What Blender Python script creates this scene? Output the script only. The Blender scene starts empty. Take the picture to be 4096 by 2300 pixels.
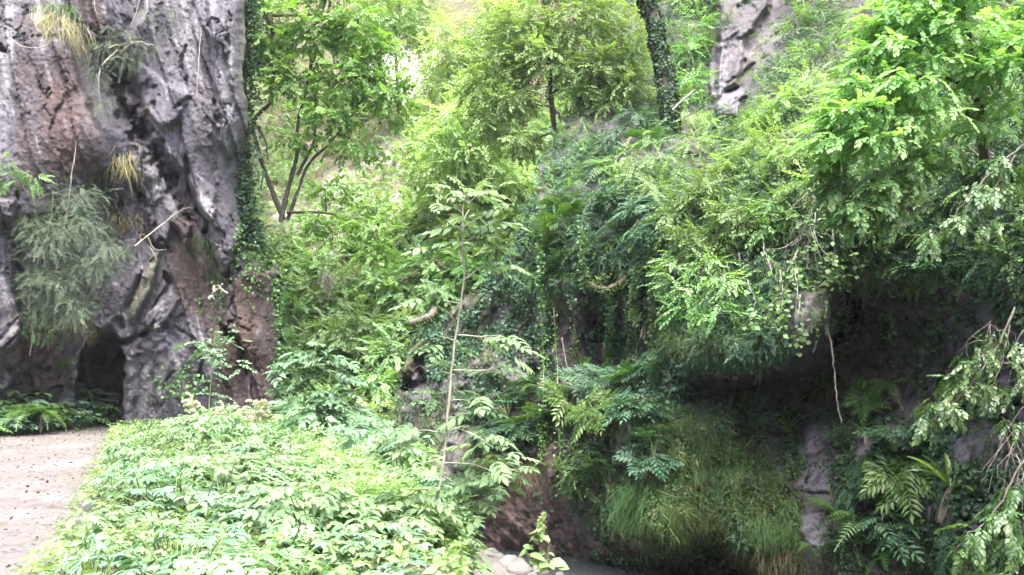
import bpy, math
import numpy as np
rng = np.random.default_rng(11)
C = bpy.context.scene.collection
PITCH = math.radians(5.7); FPX = 3408.0
CP, SP = math.cos(PITCH), math.sin(PITCH)
EYE = np.array([0.0, 0.0, 1.6])

def P(u, v, d):
    """photo pixel + depth in metres along the view axis -> world point"""
    u, v, d = np.broadcast_arrays(np.asarray(u, float), np.asarray(v, float), np.asarray(d, float))
    x = (u - 2048.0) / FPX * d
    y = (1150.0 - v) / FPX * d
    return np.stack([x, d * CP - y * SP, EYE[2] + d * SP + y * CP], -1)

def depth_on_z(v, z):
    return (z - EYE[2]) / (SP + (1150.0 - v) / FPX * CP)

# ------------------------------------------------------------------ noise
def _h(ix, iy, iz, s):
    with np.errstate(over='ignore'):
        h = (ix.astype(np.uint32) * np.uint32(374761393) + iy.astype(np.uint32) * np.uint32(668265263)
             + iz.astype(np.uint32) * np.uint32(2147483647) + np.uint32((s * 974634777 + 12345) & 0xffffffff))
        h = (h ^ (h >> np.uint32(13))) * np.uint32(1274126177)
        h = (h ^ (h >> np.uint32(16))) * np.uint32(2246822519)
        h = h ^ (h >> np.uint32(15))
    return h.astype(np.float64) / 4294967295.0

def vnoise(p, s=0):
    f = np.floor(p); i = f.astype(np.int64); t = p - f
    t = t * t * t * (t * (t * 6 - 15) + 10)
    r = 0
    for a in (0, 1):
        wa = t[..., 0] if a else 1 - t[..., 0]
        for b in (0, 1):
            wb = t[..., 1] if b else 1 - t[..., 1]
            for c in (0, 1):
                wc = t[..., 2] if c else 1 - t[..., 2]
                r = r + wa * wb * wc * _h(i[..., 0] + a, i[..., 1] + b, i[..., 2] + c, s)
    return r * 2 - 1

def fbm(p, octv=4, s=0, gain=0.5, ridged=False):
    a, r, tot = 1.0, 0, 0
    for k in range(octv):
        n = vnoise(p, s + k * 17)
        if ridged: n = 1 - 2 * np.abs(n)
        r = r + a * n; tot += a; a *= gain; p = p * 2.03 + 7.1
    return r / tot

def worley(p, s=0):
    f = np.floor(p).astype(np.int64)
    d1 = np.full(p.shape[:-1], 9.0); d2 = d1.copy(); cid = np.zeros(p.shape[:-1])
    for a in (-1, 0, 1):
        for b in (-1, 0, 1):
            for c in (-1, 0, 1):
                ix, iy, iz = f[..., 0] + a, f[..., 1] + b, f[..., 2] + c
                q = np.stack([ix + _h(ix, iy, iz, s), iy + _h(ix, iy, iz, s + 1), iz + _h(ix, iy, iz, s + 2)], -1)
                d = np.sqrt(((q - p) ** 2).sum(-1))
                m = d < d1
                d2 = np.where(m, d1, np.minimum(d2, d))
                cid = np.where(m, _h(ix, iy, iz, s + 3), cid)
                d1 = np.where(m, d, d1)
    return d1, d2, cid

def sstep(a, b, x):
    t = np.clip((x - a) / (b - a), 0, 1)
    return t * t * (3 - 2 * t)

def seg_dist(U, V, pts):
    """distance in px to a polyline"""
    best = np.full(U.shape, 1e9)
    for (ax, ay), (bx, by) in zip(pts[:-1], pts[1:]):
        dx, dy = bx - ax, by - ay
        t = np.clip(((U - ax) * dx + (V - ay) * dy) / (dx * dx + dy * dy + 1e-9), 0, 1)
        best = np.minimum(best, np.hypot(U - ax - t * dx, V - ay - t * dy))
    return best

def poly_sd(U, V, pts):
    """signed distance in px, negative inside"""
    pts = list(pts)
    d = seg_dist(U, V, pts + pts[:1])
    ins = np.zeros(U.shape, bool)
    for (ax, ay), (bx, by) in zip(pts, pts[1:] + pts[:1]):
        c = ((ay > V) != (by > V)) & (U < (bx - ax) * (V - ay) / (by - ay + 1e-12) + ax)
        ins ^= c
    return np.where(ins, -d, d)

def tps(ctrl):
    c = np.array(ctrl, float); X = c[:, :2] / 1000.0
    def K(A, B):
        r2 = ((A[:, None] - B[None]) ** 2).sum(-1)
        return np.where(r2 > 1e-12, 0.5 * r2 * np.log(r2 + 1e-12), 0)
    n = len(X); M = np.zeros((n + 3, n + 3))
    M[:n, :n] = K(X, X) + np.eye(n) * 0.002
    M[:n, n] = 1; M[:n, n + 1:] = X; M[n, :n] = 1; M[n + 1:, :n] = X.T
    w = np.linalg.solve(M, np.concatenate([c[:, 2], np.zeros(3)]))
    def f(U, V):
        q = np.stack([np.ravel(U), np.ravel(V)], -1) / 1000.0
        out = np.empty(len(q))
        for k in range(0, len(q), 40000):
            s = q[k:k + 40000]
            out[k:k + 40000] = K(s, X) @ w[:n] + w[n] + s @ w[n + 1:]
        return out.reshape(np.shape(U))
    return f

# ------------------------------------------------------------------ mesh building
def mesh(name, V, F, mat=None, attrs=None, smooth=True):
    V = np.asarray(V, np.float32).reshape(-1, 3)
    me = bpy.data.meshes.new(name)
    Fs = F if isinstance(F, (list, tuple)) else [F]
    Fs = [np.asarray(f, np.int32) for f in Fs if len(f)]
    me.vertices.add(len(V)); me.vertices.foreach_set('co', V.ravel())
    nl = sum(f.size for f in Fs); nf = sum(len(f) for f in Fs)
    me.loops.add(nl); me.polygons.add(nf)
    me.loops.foreach_set('vertex_index', np.concatenate([f.ravel() for f in Fs]))
    starts = []; o = 0
    for f in Fs:
        starts.append(o + np.arange(len(f)) * f.shape[1]); o += f.size
    me.polygons.foreach_set('loop_start', np.concatenate(starts).astype(np.int32))
    me.polygons.foreach_set('use_smooth', np.full(nf, smooth))
    for k, a in (attrs or {}).items():
        at = me.attributes.new(k, 'FLOAT', 'POINT')
        at.data.foreach_set('value', np.asarray(a, np.float32).ravel())
    me.update(calc_edges=True); me.validate()
    if mat: me.materials.append(mat)
    return me

def obj(name, me, parent=None):
    o = bpy.data.objects.new(name, me); C.objects.link(o)
    if parent is not None: o.parent = parent
    return o

def tag(o, label=None, cat=None, group=None, kind=None):
    if label: o['label'] = label
    if cat: o['category'] = cat
    if group: o['group'] = group
    if kind: o['kind'] = kind
    return o

def thing(name, label, cat, loc=(0, 0, 0), group=None):
    o = bpy.data.objects.new(name, None); C.objects.link(o)
    o.location = tuple(float(x) for x in loc); o.empty_display_size = 0.2
    return tag(o, label, cat, group)

def dup(root, loc, rotz=0.0, scale=1.0, label=None, group=None, tilt=None):
    r = root.copy(); C.objects.link(r)
    r.location = tuple(float(x) for x in loc)
    r.rotation_euler = (tilt[0], tilt[1], rotz) if tilt else (0, 0, rotz)
    r.scale = (scale,) * 3 if np.isscalar(scale) else scale
    if label: r['label'] = label
    if group: r['group'] = group
    for ch in list(root.children):
        c = ch.copy(); C.objects.link(c); c.parent = r
    return r

def norm(a):
    a = np.asarray(a, float)
    return a / (np.linalg.norm(a, axis=-1, keepdims=True) + 1e-9)

def frames(d, n):
    """rows of rotation matrices whose columns are x=d, y, z~n"""
    x = norm(d); z = n - (n * x).sum(-1, keepdims=True) * x; z = norm(z)
    y = np.cross(z, x)
    return np.stack([x, y, z], -1)

def spline(pts, k=6):
    p = np.asarray(pts, float)
    if len(p) < 3: 
        t = np.linspace(0, 1, k + 1)[:, None]; return p[0] * (1 - t) + p[-1] * t
    q = np.concatenate([[2 * p[0] - p[1]], p, [2 * p[-1] - p[-2]]]); out = []
    for i in range(1, len(q) - 2):
        t = np.linspace(0, 1, k, endpoint=False)[:, None]
        a, b, c, d = q[i - 1], q[i], q[i + 1], q[i + 2]
        out.append(0.5 * (2 * b + (c - a) * t + (2 * a - 5 * b + 4 * c - d) * t ** 2 + (3 * b - a - 3 * c + d) * t ** 3))
    return np.concatenate(out + [p[-1:]])

class Tubes:
    def __init__(s): s.V = []; s.F = []; s.n = 0; s.pts = []
    def add(s, pts, r0, r1, sides=6, k=5, wob=0.0, keep=True):
        p = spline(pts, k)
        if wob:
            p = p + fbm(p * 1.7, 2, 5)[:, None] * 0 + rng.normal(0, wob, p.shape) * np.linspace(0.2, 1, len(p))[:, None]
        m = len(p); r = np.linspace(r0, r1, m)
        if wob: r = r * (1 + rng.normal(0, 0.10, m))
        t = norm(np.gradient(p, axis=0))
        ref = np.where(np.abs(t[:, 2:3]) > 0.9, np.array([[1.0, 0.2, 0]]), np.array([[0, 0.15, 1.0]]))
        a = norm(np.cross(t, ref)); b = np.cross(t, a)
        ang = np.linspace(0, 2 * np.pi, sides, endpoint=False)
        ring = p[:, None] + r[:, None, None] * (np.cos(ang)[None, :, None] * a[:, None] + np.sin(ang)[None, :, None] * b[:, None])
        s.V.append(ring.reshape(-1, 3))
        i = np.arange(m - 1)[:, None] * sides; j = np.arange(sides)[None]; j2 = (j + 1) % sides
        s.F.append((np.stack([i + j, i + j2, i + sides + j2, i + sides + j], -1) + s.n).reshape(-1, 4))
        s.n += m * sides
        if keep: s.pts.append(p)
        return p
    def nearest(s, q):
        a = np.concatenate(s.pts); return a[np.argmin(((a - q) ** 2).sum(-1))]
    def mesh(s, name, mat, origin=None):
        V = np.concatenate(s.V)
        if origin is not None: V = V - np.asarray(origin)
        return mesh(name, V, np.concatenate(s.F), mat)

# ------------------------------------------------------------------ leaf templates: (verts, quads, leaflet id per vertex)
def leaf2(w=0.28, fold=0.06, droop=0.12, wide=0.45):
    V = np.array([[0, 0, 0], [0.5, 0, fold * -1], [1, 0, -droop], [wide, w, 0.02], [wide, -w, 0.02]], float)
    return V, np.array([[0, 1, 2, 3], [0, 4, 2, 1]])

def leaf4(w=0.3, fold=0.05, droop=0.15):
    V = np.array([[0, 0, 0], [0.5, 0, -fold], [1, 0, -droop],
                  [0.18, w * 0.72, 0.02], [0.5, w, 0.01], [0.82, w * 0.5, -droop * 0.5],
                  [0.18, -w * 0.72, 0.02], [0.5, -w, 0.01], [0.82, -w * 0.5, -droop * 0.5]], float)
    return V, np.array([[0, 1, 4, 3], [1, 2, 5, 4], [0, 6, 7, 1], [1, 7, 8, 2]])

def combine(parts):
    Vs, Fs, A, n = [], [], [], 0
    for k, (V, F) in enumerate(parts):
        Vs.append(V); Fs.append(F + n); A.append(np.full(len(V), rng.random())); n += len(V)
    return np.concatenate(Vs), np.concatenate(Fs), np.concatenate(A)

def place(t, d, n, o, s):
    R = frames(np.array([d], float), np.array([n], float))[0]
    return (t[0] * s) @ R.T + np.asarray(o, float), t[1]

def spray(lf, n=11, ls=0.2, spread=0.9, jit=0.25, droop=0.25, two=True):
    """a flat twig with alternate leaves, unit length along x"""
    out = []
    for i in range(n):
        t = (i + 0.6) / n
        side = 1 if i % 2 else -1
        a = spread * (1 - 0.55 * t) * side + rng.normal(0, 0.15)
        if i == n - 1: a = 0
        o = [t, side * 0.01, -droop * t * t + rng.normal(0, 0.012)]
        nn = [rng.normal(0, jit), rng.normal(0, jit), 1]
        out.append(place(lf, [math.cos(a), math.sin(a), -0.15 - droop * t + rng.normal(0, 0.1)], nn, o, ls * rng.uniform(0.75, 1.2)))
    return combine(out)

def pinnate(lf, pairs=5, ls=0.34, droop=0.25, ang=1.05):
    out = []; rach = np.array([[0, 0.007, 0], [0, -0.007, 0], [1, -0.004, -droop], [1, 0.004, -droop], [0.5, 0.006, -droop * 0.25], [0.5, -0.006, -droop * 0.25]], float)
    out.append((rach, np.array([[0, 1, 5, 4], [4, 5, 2, 3]])))
    for i in range(pairs):
        t = 0.22 + 0.68 * i / max(1, pairs - 1)
        sz = ls * (0.75 + 0.5 * math.sin(math.pi * (0.2 + 0.7 * i / max(1, pairs - 1))))
        for sd in (1, -1):
            a = ang * sd * (1 - 0.25 * t)
            out.append(place(lf, [math.cos(a), math.sin(a), -0.25 + rng.normal(0, 0.08)], [rng.normal(0, 0.12), rng.normal(0, 0.12) - 0.25 * sd * 0, 1], [t, 0, -droop * t * t], sz * rng.uniform(0.9, 1.1)))
    out.append(place(lf, [1, 0, -0.3], [0, 0, 1], [0.98, 0, -droop], ls))
    return combine(out)

def palmate(lf, n=5, ls=0.6, span=2.2, stalk=0.25):
    out = []
    for i in range(n):
        a = (i / (n - 1) - 0.5) * span
        s = ls * (1.0 - 0.25 * abs(2 * i / (n - 1) - 1))
        out.append(place(lf, [math.cos(a), math.sin(a), -0.12 + rng.normal(0, 0.1)], [rng.normal(0, 0.15), rng.normal(0, 0.15), 1], [stalk * math.cos(a) * 0.3, stalk * math.sin(a) * 0.3, 0], s))
    return combine(out)

def frond(n=16, arch=0.55, w=0.17, lf=None):
    lf = lf or leaf2(0.13, 0.02, 0.08, 0.3); out = []
    xs = np.linspace(0, 1, 9)
    def zc(t): return 0.55 * t - arch * 1.6 * t * t
    R = []
    for x in xs: R += [[x, 0.006, zc(x)], [x, -0.006, zc(x)]]
    i = np.arange(8) * 2
    out.append((np.array(R), np.stack([i, i + 1, i + 3, i + 2], -1)))
    for k in range(n):
        t = 0.1 + 0.88 * k / (n - 1)
        L = w * math.sin(math.pi * min(1, 0.18 + 0.80 * (t ** 0.8))) * 1.35 + 0.012
        sl = 0.55 - 3.2 * arch * t
        for sd in (1, -1):
            a = 1.25 * sd
            out.append(place(lf, [math.cos(a), math.sin(a), sl * math.cos(a) - 0.12], [-sl, 0, 1], [t, 0, zc(t)], L * rng.uniform(0.9, 1.1)))
    return combine(out)

def blade(arch=0.9, w=0.012, k=4, up=0.6):
    V = []
    for i in range(k + 1):
        t = i / k; ww = w * (1 - t) ** 0.7 + 0.0008
        x = t * 0.75; z = up * t - arch * t * t
        V += [[x, ww, z], [x, -ww, z]]
    i = np.arange(k) * 2
    V = np.array(V, float)
    return V, np.stack([i, i + 1, i + 3, i + 2], -1), np.zeros(len(V))

def strap(k=5, w=0.07, arch=0.5, up=0.75):
    V = []
    for i in range(k + 1):
        t = i / k; ww = w * math.sin(math.pi * (0.12 + 0.86 * t)) ** 0.6
        z = up * t - arch * t * t; x = 0.85 * t
        V += [[x, ww, z + 0.02], [x, 0, z], [x, -ww, z + 0.02]]
    i = np.arange(k) * 3
    F = np.concatenate([np.stack([i, i + 1, i + 4, i + 3], -1), np.stack([i + 1, i + 2, i + 5, i + 4], -1)])
    V = np.array(V, float)
    return V, F, np.zeros(len(V))

def as3(t): return (t[0], t[1], np.zeros(len(t[0]))) if len(t) == 2 else t

def scatter(tmpls, R, T, S, r=None, pick=None):
    """instances of one of several templates as plain arrays"""
    N = len(T); S = np.broadcast_to(np.asarray(S, float), (N,))
    r = rng.random(N) if r is None else r
    pick = rng.integers(0, len(tmpls), N) if pick is None else pick
    Vs, Fs, As, n = [], [], [], 0
    for k, t in enumerate(tmpls):
        V, F, L = as3(t); m = np.nonzero(pick == k)[0]
        if not len(m): continue
        W = np.einsum('nij,vj->nvi', R[m], V) * S[m][:, None, None] + T[m][:, None]
        Vs.append(W.reshape(-1, 3))
        Fs.append((F[None] + (np.arange(len(m)) * len(V))[:, None, None] + n).reshape(-1, 4))
        lj = (L[None] * 7.31 + r[m][:, None] * 3.7) % 1.0
        As.append(np.clip(0.6 * r[m][:, None] + 0.4 * lj, 0, 1).ravel()); n += len(m) * len(V)
    return np.concatenate(Vs), np.concatenate(Fs), np.concatenate(As)

class Leaves:
    def __init__(s): s.V = []; s.F = []; s.A = []; s.n = 0
    def add(s, VFA):
        V, F, A = VFA; s.V.append(V); s.F.append(F + s.n); s.A.append(A); s.n += len(V)
    def mesh(s, name, mat, origin=None):
        V = np.concatenate(s.V)
        if origin is not None: V = V - np.asarray(origin)
        return mesh(name, V, np.concatenate(s.F), mat, {'rnd': np.concatenate(s.A)}, smooth=False)

# ------------------------------------------------------------------ materials
def nt(name):
    m = bpy.data.materials.new(name); m.use_nodes = True
    t = m.node_tree; t.nodes.clear(); return m, t
def N_(t, ty, **kw):
    n = t.nodes.new(ty)
    for k, v in kw.items():
        if k.startswith('i_'): n.inputs[k[2:].replace('_', ' ')].default_value = v
        else: setattr(n, k, v)
    return n
def ramp(t, src, stops, interp='LINEAR'):
    n = t.nodes.new('ShaderNodeValToRGB'); e = n.color_ramp; e.interpolation = interp
    while len(e.elements) < len(stops): e.elements.new(0.5)
    for el, (p, c) in zip(e.elements, stops): el.position = p; el.color = (*c, 1) if len(c) == 3 else c
    t.links.new(src, n.inputs['Fac']); return n.outputs['Color']
def mixc(t, fac, a, b, mode='MIX'):
    n = t.nodes.new('ShaderNodeMix'); n.data_type = 'RGBA'; n.blend_type = mode
    for s, v in ((n.inputs[0], fac), (n.inputs[6], a), (n.inputs[7], b)):
        if isinstance(v, (int, float)): s.default_value = v
        elif isinstance(v, tuple): s.default_value = (*v, 1)
        else: t.links.new(v, s)
    return n.outputs[2]
def attr(t, name):
    return N_(t, 'ShaderNodeAttribute', attribute_name=name).outputs['Fac']
def noise(t, scale, detail=4, rough=0.55, vec=None, dist=0.0):
    n = N_(t, 'ShaderNodeTexNoise'); n.inputs['Scale'].default_value = scale; n.inputs['Detail'].default_value = detail
    n.inputs['Roughness'].default_value = rough; n.inputs['Distortion'].default_value = dist
    if vec is None: vec = N_(t, 'ShaderNodeTexCoord').outputs['Object']
    t.links.new(vec, n.inputs['Vector']); return n.outputs['Fac']
def maths(t, op, a, b=0.0):
    n = N_(t, 'ShaderNodeMath', operation=op)
    for s, v in ((n.inputs[0], a), (n.inputs[1], b)):
        if isinstance(v, (int, float)): s.default_value = v
        else: t.links.new(v, s)
    return n.outputs[0]

def leaf_mat(name, cols, trans=0.4, rough=0.45, spec=0.5, tcol=None):
    m, t = nt(name); L = t.links
    c = ramp(t, attr(t, 'rnd'), [(i / (len(cols) - 1), x) for i, x in enumerate(cols)])
    ob = N_(t, 'ShaderNodeObjectInfo').outputs['Random']
    hs = N_(t, 'ShaderNodeHueSaturation'); L.new(c, hs.inputs['Color'])
    L.new(maths(t, 'ADD', maths(t, 'MULTIPLY', ob, 0.035), 0.4825), hs.inputs['Hue'])
    L.new(maths(t, 'ADD', maths(t, 'MULTIPLY', ob, 0.35), 0.83), hs.inputs['Value'])
    c = hs.outputs['Color']
    p = N_(t, 'ShaderNodeBsdfPrincipled'); L.new(c, p.inputs['Base Color'])
    p.inputs['Roughness'].default_value = rough; p.inputs['Specular IOR Level'].default_value = spec
    tr = N_(t, 'ShaderNodeBsdfTranslucent')
    L.new(mixc(t, 1.0, c, tcol or (1.25, 1.35, 0.5), 'MULTIPLY'), tr.inputs['Color'])
    mx = N_(t, 'ShaderNodeMixShader'); mx.inputs[0].default_value = trans
    L.new(p.outputs[0], mx.inputs[1]); L.new(tr.outputs[0], mx.inputs[2])
    o = N_(t, 'ShaderNodeOutputMaterial'); L.new(mx.outputs[0], o.inputs['Surface'])
    return m

def bark_mat(name, a, b, scale=9.0, rough=0.85):
    m, t = nt(name); L = t.links
    n1 = noise(t, scale, 5); c = ramp(t, n1, [(0.3, a), (0.62, b)])
    p = N_(t, 'ShaderNodeBsdfPrincipled'); L.new(c, p.inputs['Base Color']); p.inputs['Roughness'].default_value = rough
    bp = N_(t, 'ShaderNodeBump'); bp.inputs['Strength'].default_value = 0.5; bp.inputs['Distance'].default_value = 0.01
    L.new(noise(t, scale * 4, 3), bp.inputs['Height']); L.new(bp.outputs[0], p.inputs['Normal'])
    o = N_(t, 'ShaderNodeOutputMaterial'); L.new(p.outputs[0], o.inputs['Surface']); return m

def rock_mat(name, base, brown=None, pale=None, moss=None, wet=0.0, speck=1.0, fine=1.0):
    """base: three tones; masks come from the attributes brown / pale / moss"""
    m, t = nt(name); L = t.links
    n1 = noise(t, 0.9, 6, 0.6); n2 = noise(t, 5.0 * fine, 6, 0.65); n3 = noise(t, 15.0 * fine, 5, 0.75)
    c = ramp(t, maths(t, 'ADD', maths(t, 'MULTIPLY', n1, 0.5), maths(t, 'MULTIPLY', n2, 0.5)), [(0.34, base[0]), (0.5, base[1]), (0.66, base[2])])
    if brown:
        bc = ramp(t, n2, [(0.32, brown[0]), (0.68, brown[1])])
        c = mixc(t, attr(t, 'brown'), c, bc)
    if pale:
        pc = ramp(t, n2, [(0.3, pale[0]), (0.65, pale[1])])
        c = mixc(t, attr(t, 'pale'), c, pc)
    # mineral speckle and dirt in the grain
    c = mixc(t, maths(t, 'MULTIPLY', ramp(t, n3, [(0.60, (0, 0, 0)), (0.70, (1, 1, 1))]), 0.5 * speck), c, (0.19, 0.178, 0.19))
    c = mixc(t, maths(t, 'MULTIPLY', ramp(t, n3, [(0.30, (1, 1, 1)), (0.42, (0, 0, 0))]), 0.6), c, (0.035, 0.03, 0.035))
    n4 = noise(t, 34.0 * fine, 3, 0.7)
    c = mixc(t, maths(t, 'MULTIPLY', ramp(t, n4, [(0.62, (0, 0, 0)), (0.68, (1, 1, 1))]), 0.8 * speck), c, (0.27, 0.255, 0.262))
    if moss:
        mc = ramp(t, n2, [(0.3, moss[0]), (0.7, moss[1])])
        c = mixc(t, attr(t, 'moss'), c, mc)
    p = N_(t, 'ShaderNodeBsdfPrincipled'); L.new(c, p.inputs['Base Color'])
    p.inputs['Roughness'].default_value = 0.75 - wet; p.inputs['Specular IOR Level'].default_value = 0.4
    bp = N_(t, 'ShaderNodeBump'); bp.inputs['Strength'].default_value = 1.0; bp.inputs['Distance'].default_value = 0.11
    L.new(maths(t, 'ADD', maths(t, 'MULTIPLY', n2, 0.7), maths(t, 'MULTIPLY', n3, 0.6)), bp.inputs['Height']); L.new(bp.outputs[0], p.inputs['Normal'])
    o = N_(t, 'ShaderNodeOutputMaterial'); L.new(p.outputs[0], o.inputs['Surface']); return m
# ================================================================== rock and ground
def grid1(lo, a, b, hi, step, grow=1.25):
    """fine steps between a and b, growing steps outside"""
    mid = np.arange(a, b + step, step); L, R = [], []
    x, s = a, step
    while x > lo: s *= grow; x -= s; L.append(x)
    x, s = mid[-1], step
    while x < hi: s *= grow; x += s; R.append(x)
    return np.concatenate([L[::-1], mid, R])

class Sheet:
    def __init__(s, U, V, Pw):
        s.U, s.V, s.P = U, V, Pw
        du = np.gradient(Pw, axis=1); dv = np.gradient(Pw, axis=0)
        n = norm(np.cross(du, dv)); view = EYE - Pw
        flip = np.sign((n * view).sum(-1, keepdims=True)); flip[flip == 0] = 1
        s.N = n * flip
        s.flat = np.stack([U.ravel(), V.ravel()], -1)
    def at(s, u, v, out=0.0):
        i = np.argmin((s.flat[:, 0] - u) ** 2 + (s.flat[:, 1] - v) ** 2)
        return s.P.reshape(-1, 3)[i] + out * s.N.reshape(-1, 3)[i], s.N.reshape(-1, 3)[i]
    def sample(s, n, dens, box):
        """n points with density dens(u,v) inside a pixel box"""
        U, V = s.flat[:, 0], s.flat[:, 1]
        m = np.nonzero((U > box[0]) & (U < box[2]) & (V > box[1]) & (V < box[3]))[0]
        w = np.clip(dens(U[m], V[m]), 0, None)
        # weight by true surface area so that steep places get no more than their share
        k = rng.choice(m, n, p=w / w.sum())
        Pt = s.P.reshape(-1, 3)[k]; Nn = s.N.reshape(-1, 3)[k]
        j = rng.normal(0, 1, (n, 3)); j -= (j * Nn).sum(-1, keepdims=True) * Nn
        return Pt + j * 0.035, Nn, k
    def mesh(s, name, mat, attrs):
        h, w = s.U.shape
        i = np.arange(h * w).reshape(h, w)
        F = np.stack([i[:-1, :-1], i[1:, :-1], i[1:, 1:], i[:-1, 1:]], -1).reshape(-1, 4)
        return mesh(name, s.P.reshape(-1, 3), F, mat, attrs)

def interp(v, pts):
    p = np.array(pts, float); return np.interp(v, p[:, 0], p[:, 1])

# ---------------- left cliff: a standing buttress with a walk-through cave
vL = grid1(-2600, -60, 1830, 1960, 5.5)
s1 = grid1(-1500, -460, 1135, 1136, 5.5)
s1 = np.concatenate([s1, s1[-1] + np.cumsum(np.full(22, 9.0))])
SS, VV = np.meshgrid(s1, vL)
edgeL = interp(VV, [(-2600, 900), (-300, 965), (0, 990), (250, 975), (600, 985), (850, 972), (960, 1040), (1010, 1085), (1150, 1120), (1350, 1122), (1600, 1118), (1800, 1135), (2000, 1150)])
edgeL = edgeL + 9 * vnoise(np.stack([VV / 60, VV * 0, VV * 0], -1), 3) + 4 * vnoise(np.stack([VV / 17, VV * 0, VV * 0], -1), 4) + 10 * vnoise(np.stack([VV / 140, VV * 0, VV * 0], -1), 5)
over = np.clip(SS - 1135, 0, None)
edgeL = edgeL + 14 * fbm(np.stack([VV / 150, VV * 0, VV * 0], -1), 4, 6, .6)
UU = np.where(SS < 400, SS, 400 + (np.minimum(SS, 1135) - 400) * (edgeL - 400) / 735.0) - over * 0.25
dL = tps([(-1500, 0, 17), (-1500, 1800, 16), (-700, -800, 21), (-600, 900, 19.5), (-600, 1700, 19), (0, -1200, 24), (900, -1200, 27), (0, 0, 23.2), (0, 500, 22.8), (0, 1000, 22.6), (0, 1400, 22.2), (0, 1750, 22.8),
          (200, 200, 22.9), (200, 600, 22.7), (250, 1000, 23.6), (250, 1350, 23.8), (300, 1700, 24.6), (400, 60, 23.4), (420, 500, 23.0), (450, 800, 24.2), (450, 1100, 24.3), (420, 1320, 24.4),
          (480, 1700, 25.0), (520, 350, 24.5), (620, 300, 24.0), (620, 750, 24.0), (620, 1100, 24.0), (620, 1400, 24.2), (620, 1700, 24.8), (750, 100, 24.0), (750, 600, 23.8), (780, 1100, 24.2), (780, 1700, 24.9),
          (880, 100, 24.2), (900, 500, 24.3), (900, 900, 24.4), (900, 1200, 24.8), (900, 1650, 25.0), (980, 100, 25.4), (985, 600, 25.5), (975, 900, 25.6), (1040, 1050, 25.2), (1000, 1350, 24.8), (1000, 1700, 25.0),
          (1110, 1200, 26.2), (1115, 1500, 26.2), (1130, 1750, 26.2)])(UU, VV)
dL = dL + (over / 9.0) ** 1.6 * 0.16
Q = P(UU, VV, dL)
rel = np.zeros(UU.shape)          # relief towards the viewer, metres
def cracks(U, V, L, jit=17):
    out = np.zeros(U.shape)
    q = np.stack([U / 60, V / 60, U * 0], -1)
    wob = jit * np.stack([fbm(q, 3, 61), fbm(q + 9, 3, 62)], -1)
    wn = 0.75 + 0.9 * fbm(q * 1.3, 3, 63); dn = 0.8 + 0.7 * fbm(q * 2.2, 3, 64)
    for pts, w, dep in L:
        uu, vv = U + wob[..., 0], V + wob[..., 1]
        d = seg_dist(uu, vv, pts)
        a, b = np.array(pts[0], float), np.array(pts[-1], float)
        tt = ((uu - a[0]) * (b - a)[0] + (vv - a[1]) * (b - a)[1]) / ((b - a) ** 2).sum()
        tap = np.clip(np.minimum(tt + 0.12, 1.12 - tt) * 3.2, 0.12, 1)
        ww = w * np.clip(wn, 0.25, 1.6) * tap
        out = np.maximum(out, dep * np.clip(dn, 0.2, 1.4) * (1 - sstep(0.1, 1.0, d / ww)))
    return out
def plates(U, V, L):
    out = np.zeros(U.shape); q = np.stack([U / 55, V / 55, U * 0], -1)
    uu = U + 13 * fbm(q, 4, 65); vv = V + 13 * fbm(q, 4, 66)
    for pl, h, soft in L: out += h * (1 - sstep(-soft, soft * 0.3, poly_sd(uu, vv, pl)))
    return out
crackL = cracks(UU, VV, [
    ([(440, 160), (465, 300), (500, 430)], 75, 1.3), ([(480, 400), (545, 500), (600, 590), (650, 665), (700, 790)], 66, 1.6),
    ([(455, 250), (520, 330), (560, 430)], 70, 0.8),
    ([(690, 760), (735, 850), (770, 900)], 16, 0.5), ([(395, 715), (430, 675), (480, 668), (520, 700), (560, 760), (590, 830)], 30, 0.9),
    ([(475, 790), (500, 900), (490, 940)], 24, 0.8), ([(740, 180), (735, 300), (750, 350)], 16, 0.45), ([(860, 400), (880, 520), (905, 480)], 18, 0.5), ([(700, 440), (760, 390)], 20, 0.35),
    ([(745, 620), (760, 690), (750, 720)], 14, 0.4), ([(640, 640), (690, 690), (745, 700), (770, 780)], 13, 0.45), ([(775, 840), (830, 880), (815, 940)], 22, 0.7), ([(810, 930), (850, 1010), (900, 1120)], 12, 0.5),
    ([(960, 960), (930, 1030), (905, 1130)], 18, 0.9), ([(560, 930), (620, 985), (675, 1010), (660, 960)], 26, 0.9), ([(650, 1090), (680, 1140), (670, 1180)], 20, 0.5),
    ([(885, 1300), (930, 1350), (985, 1415)], 22, 1.6), ([(565, 1090), (620, 1010)], 9, 0.3), ([(510, 1240), (540, 1170), (570, 1090)], 9, 0.3), ([(600, 1250), (650, 1180), (690, 1140)], 11, 0.3),
    ([(20, 1390), (80, 1340), (95, 1290)], 9, 0.4), ([(0, 1575), (50, 1555), (100, 1530)], 12, 0.5), ([(75, 760), (60, 950), (95, 1130), (85, 1260)], 26, 0.5), ([(800, 1380), (810, 1450), (800, 1560)], 12, 0.35),
    ([(700, 1290), (780, 1350), (840, 1420)], 9, 0.25), ([(430, 1350), (500, 1365), (560, 1340), (620, 1290)], 22, 0.5), ([(640, 1620), (660, 1540), (700, 1480)], 9, 0.25), ([(270, 0), (300, 80), (420, 140)], 14, 0.4), ([(0, 170), (20, 210)], 22, 0.6)])
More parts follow.
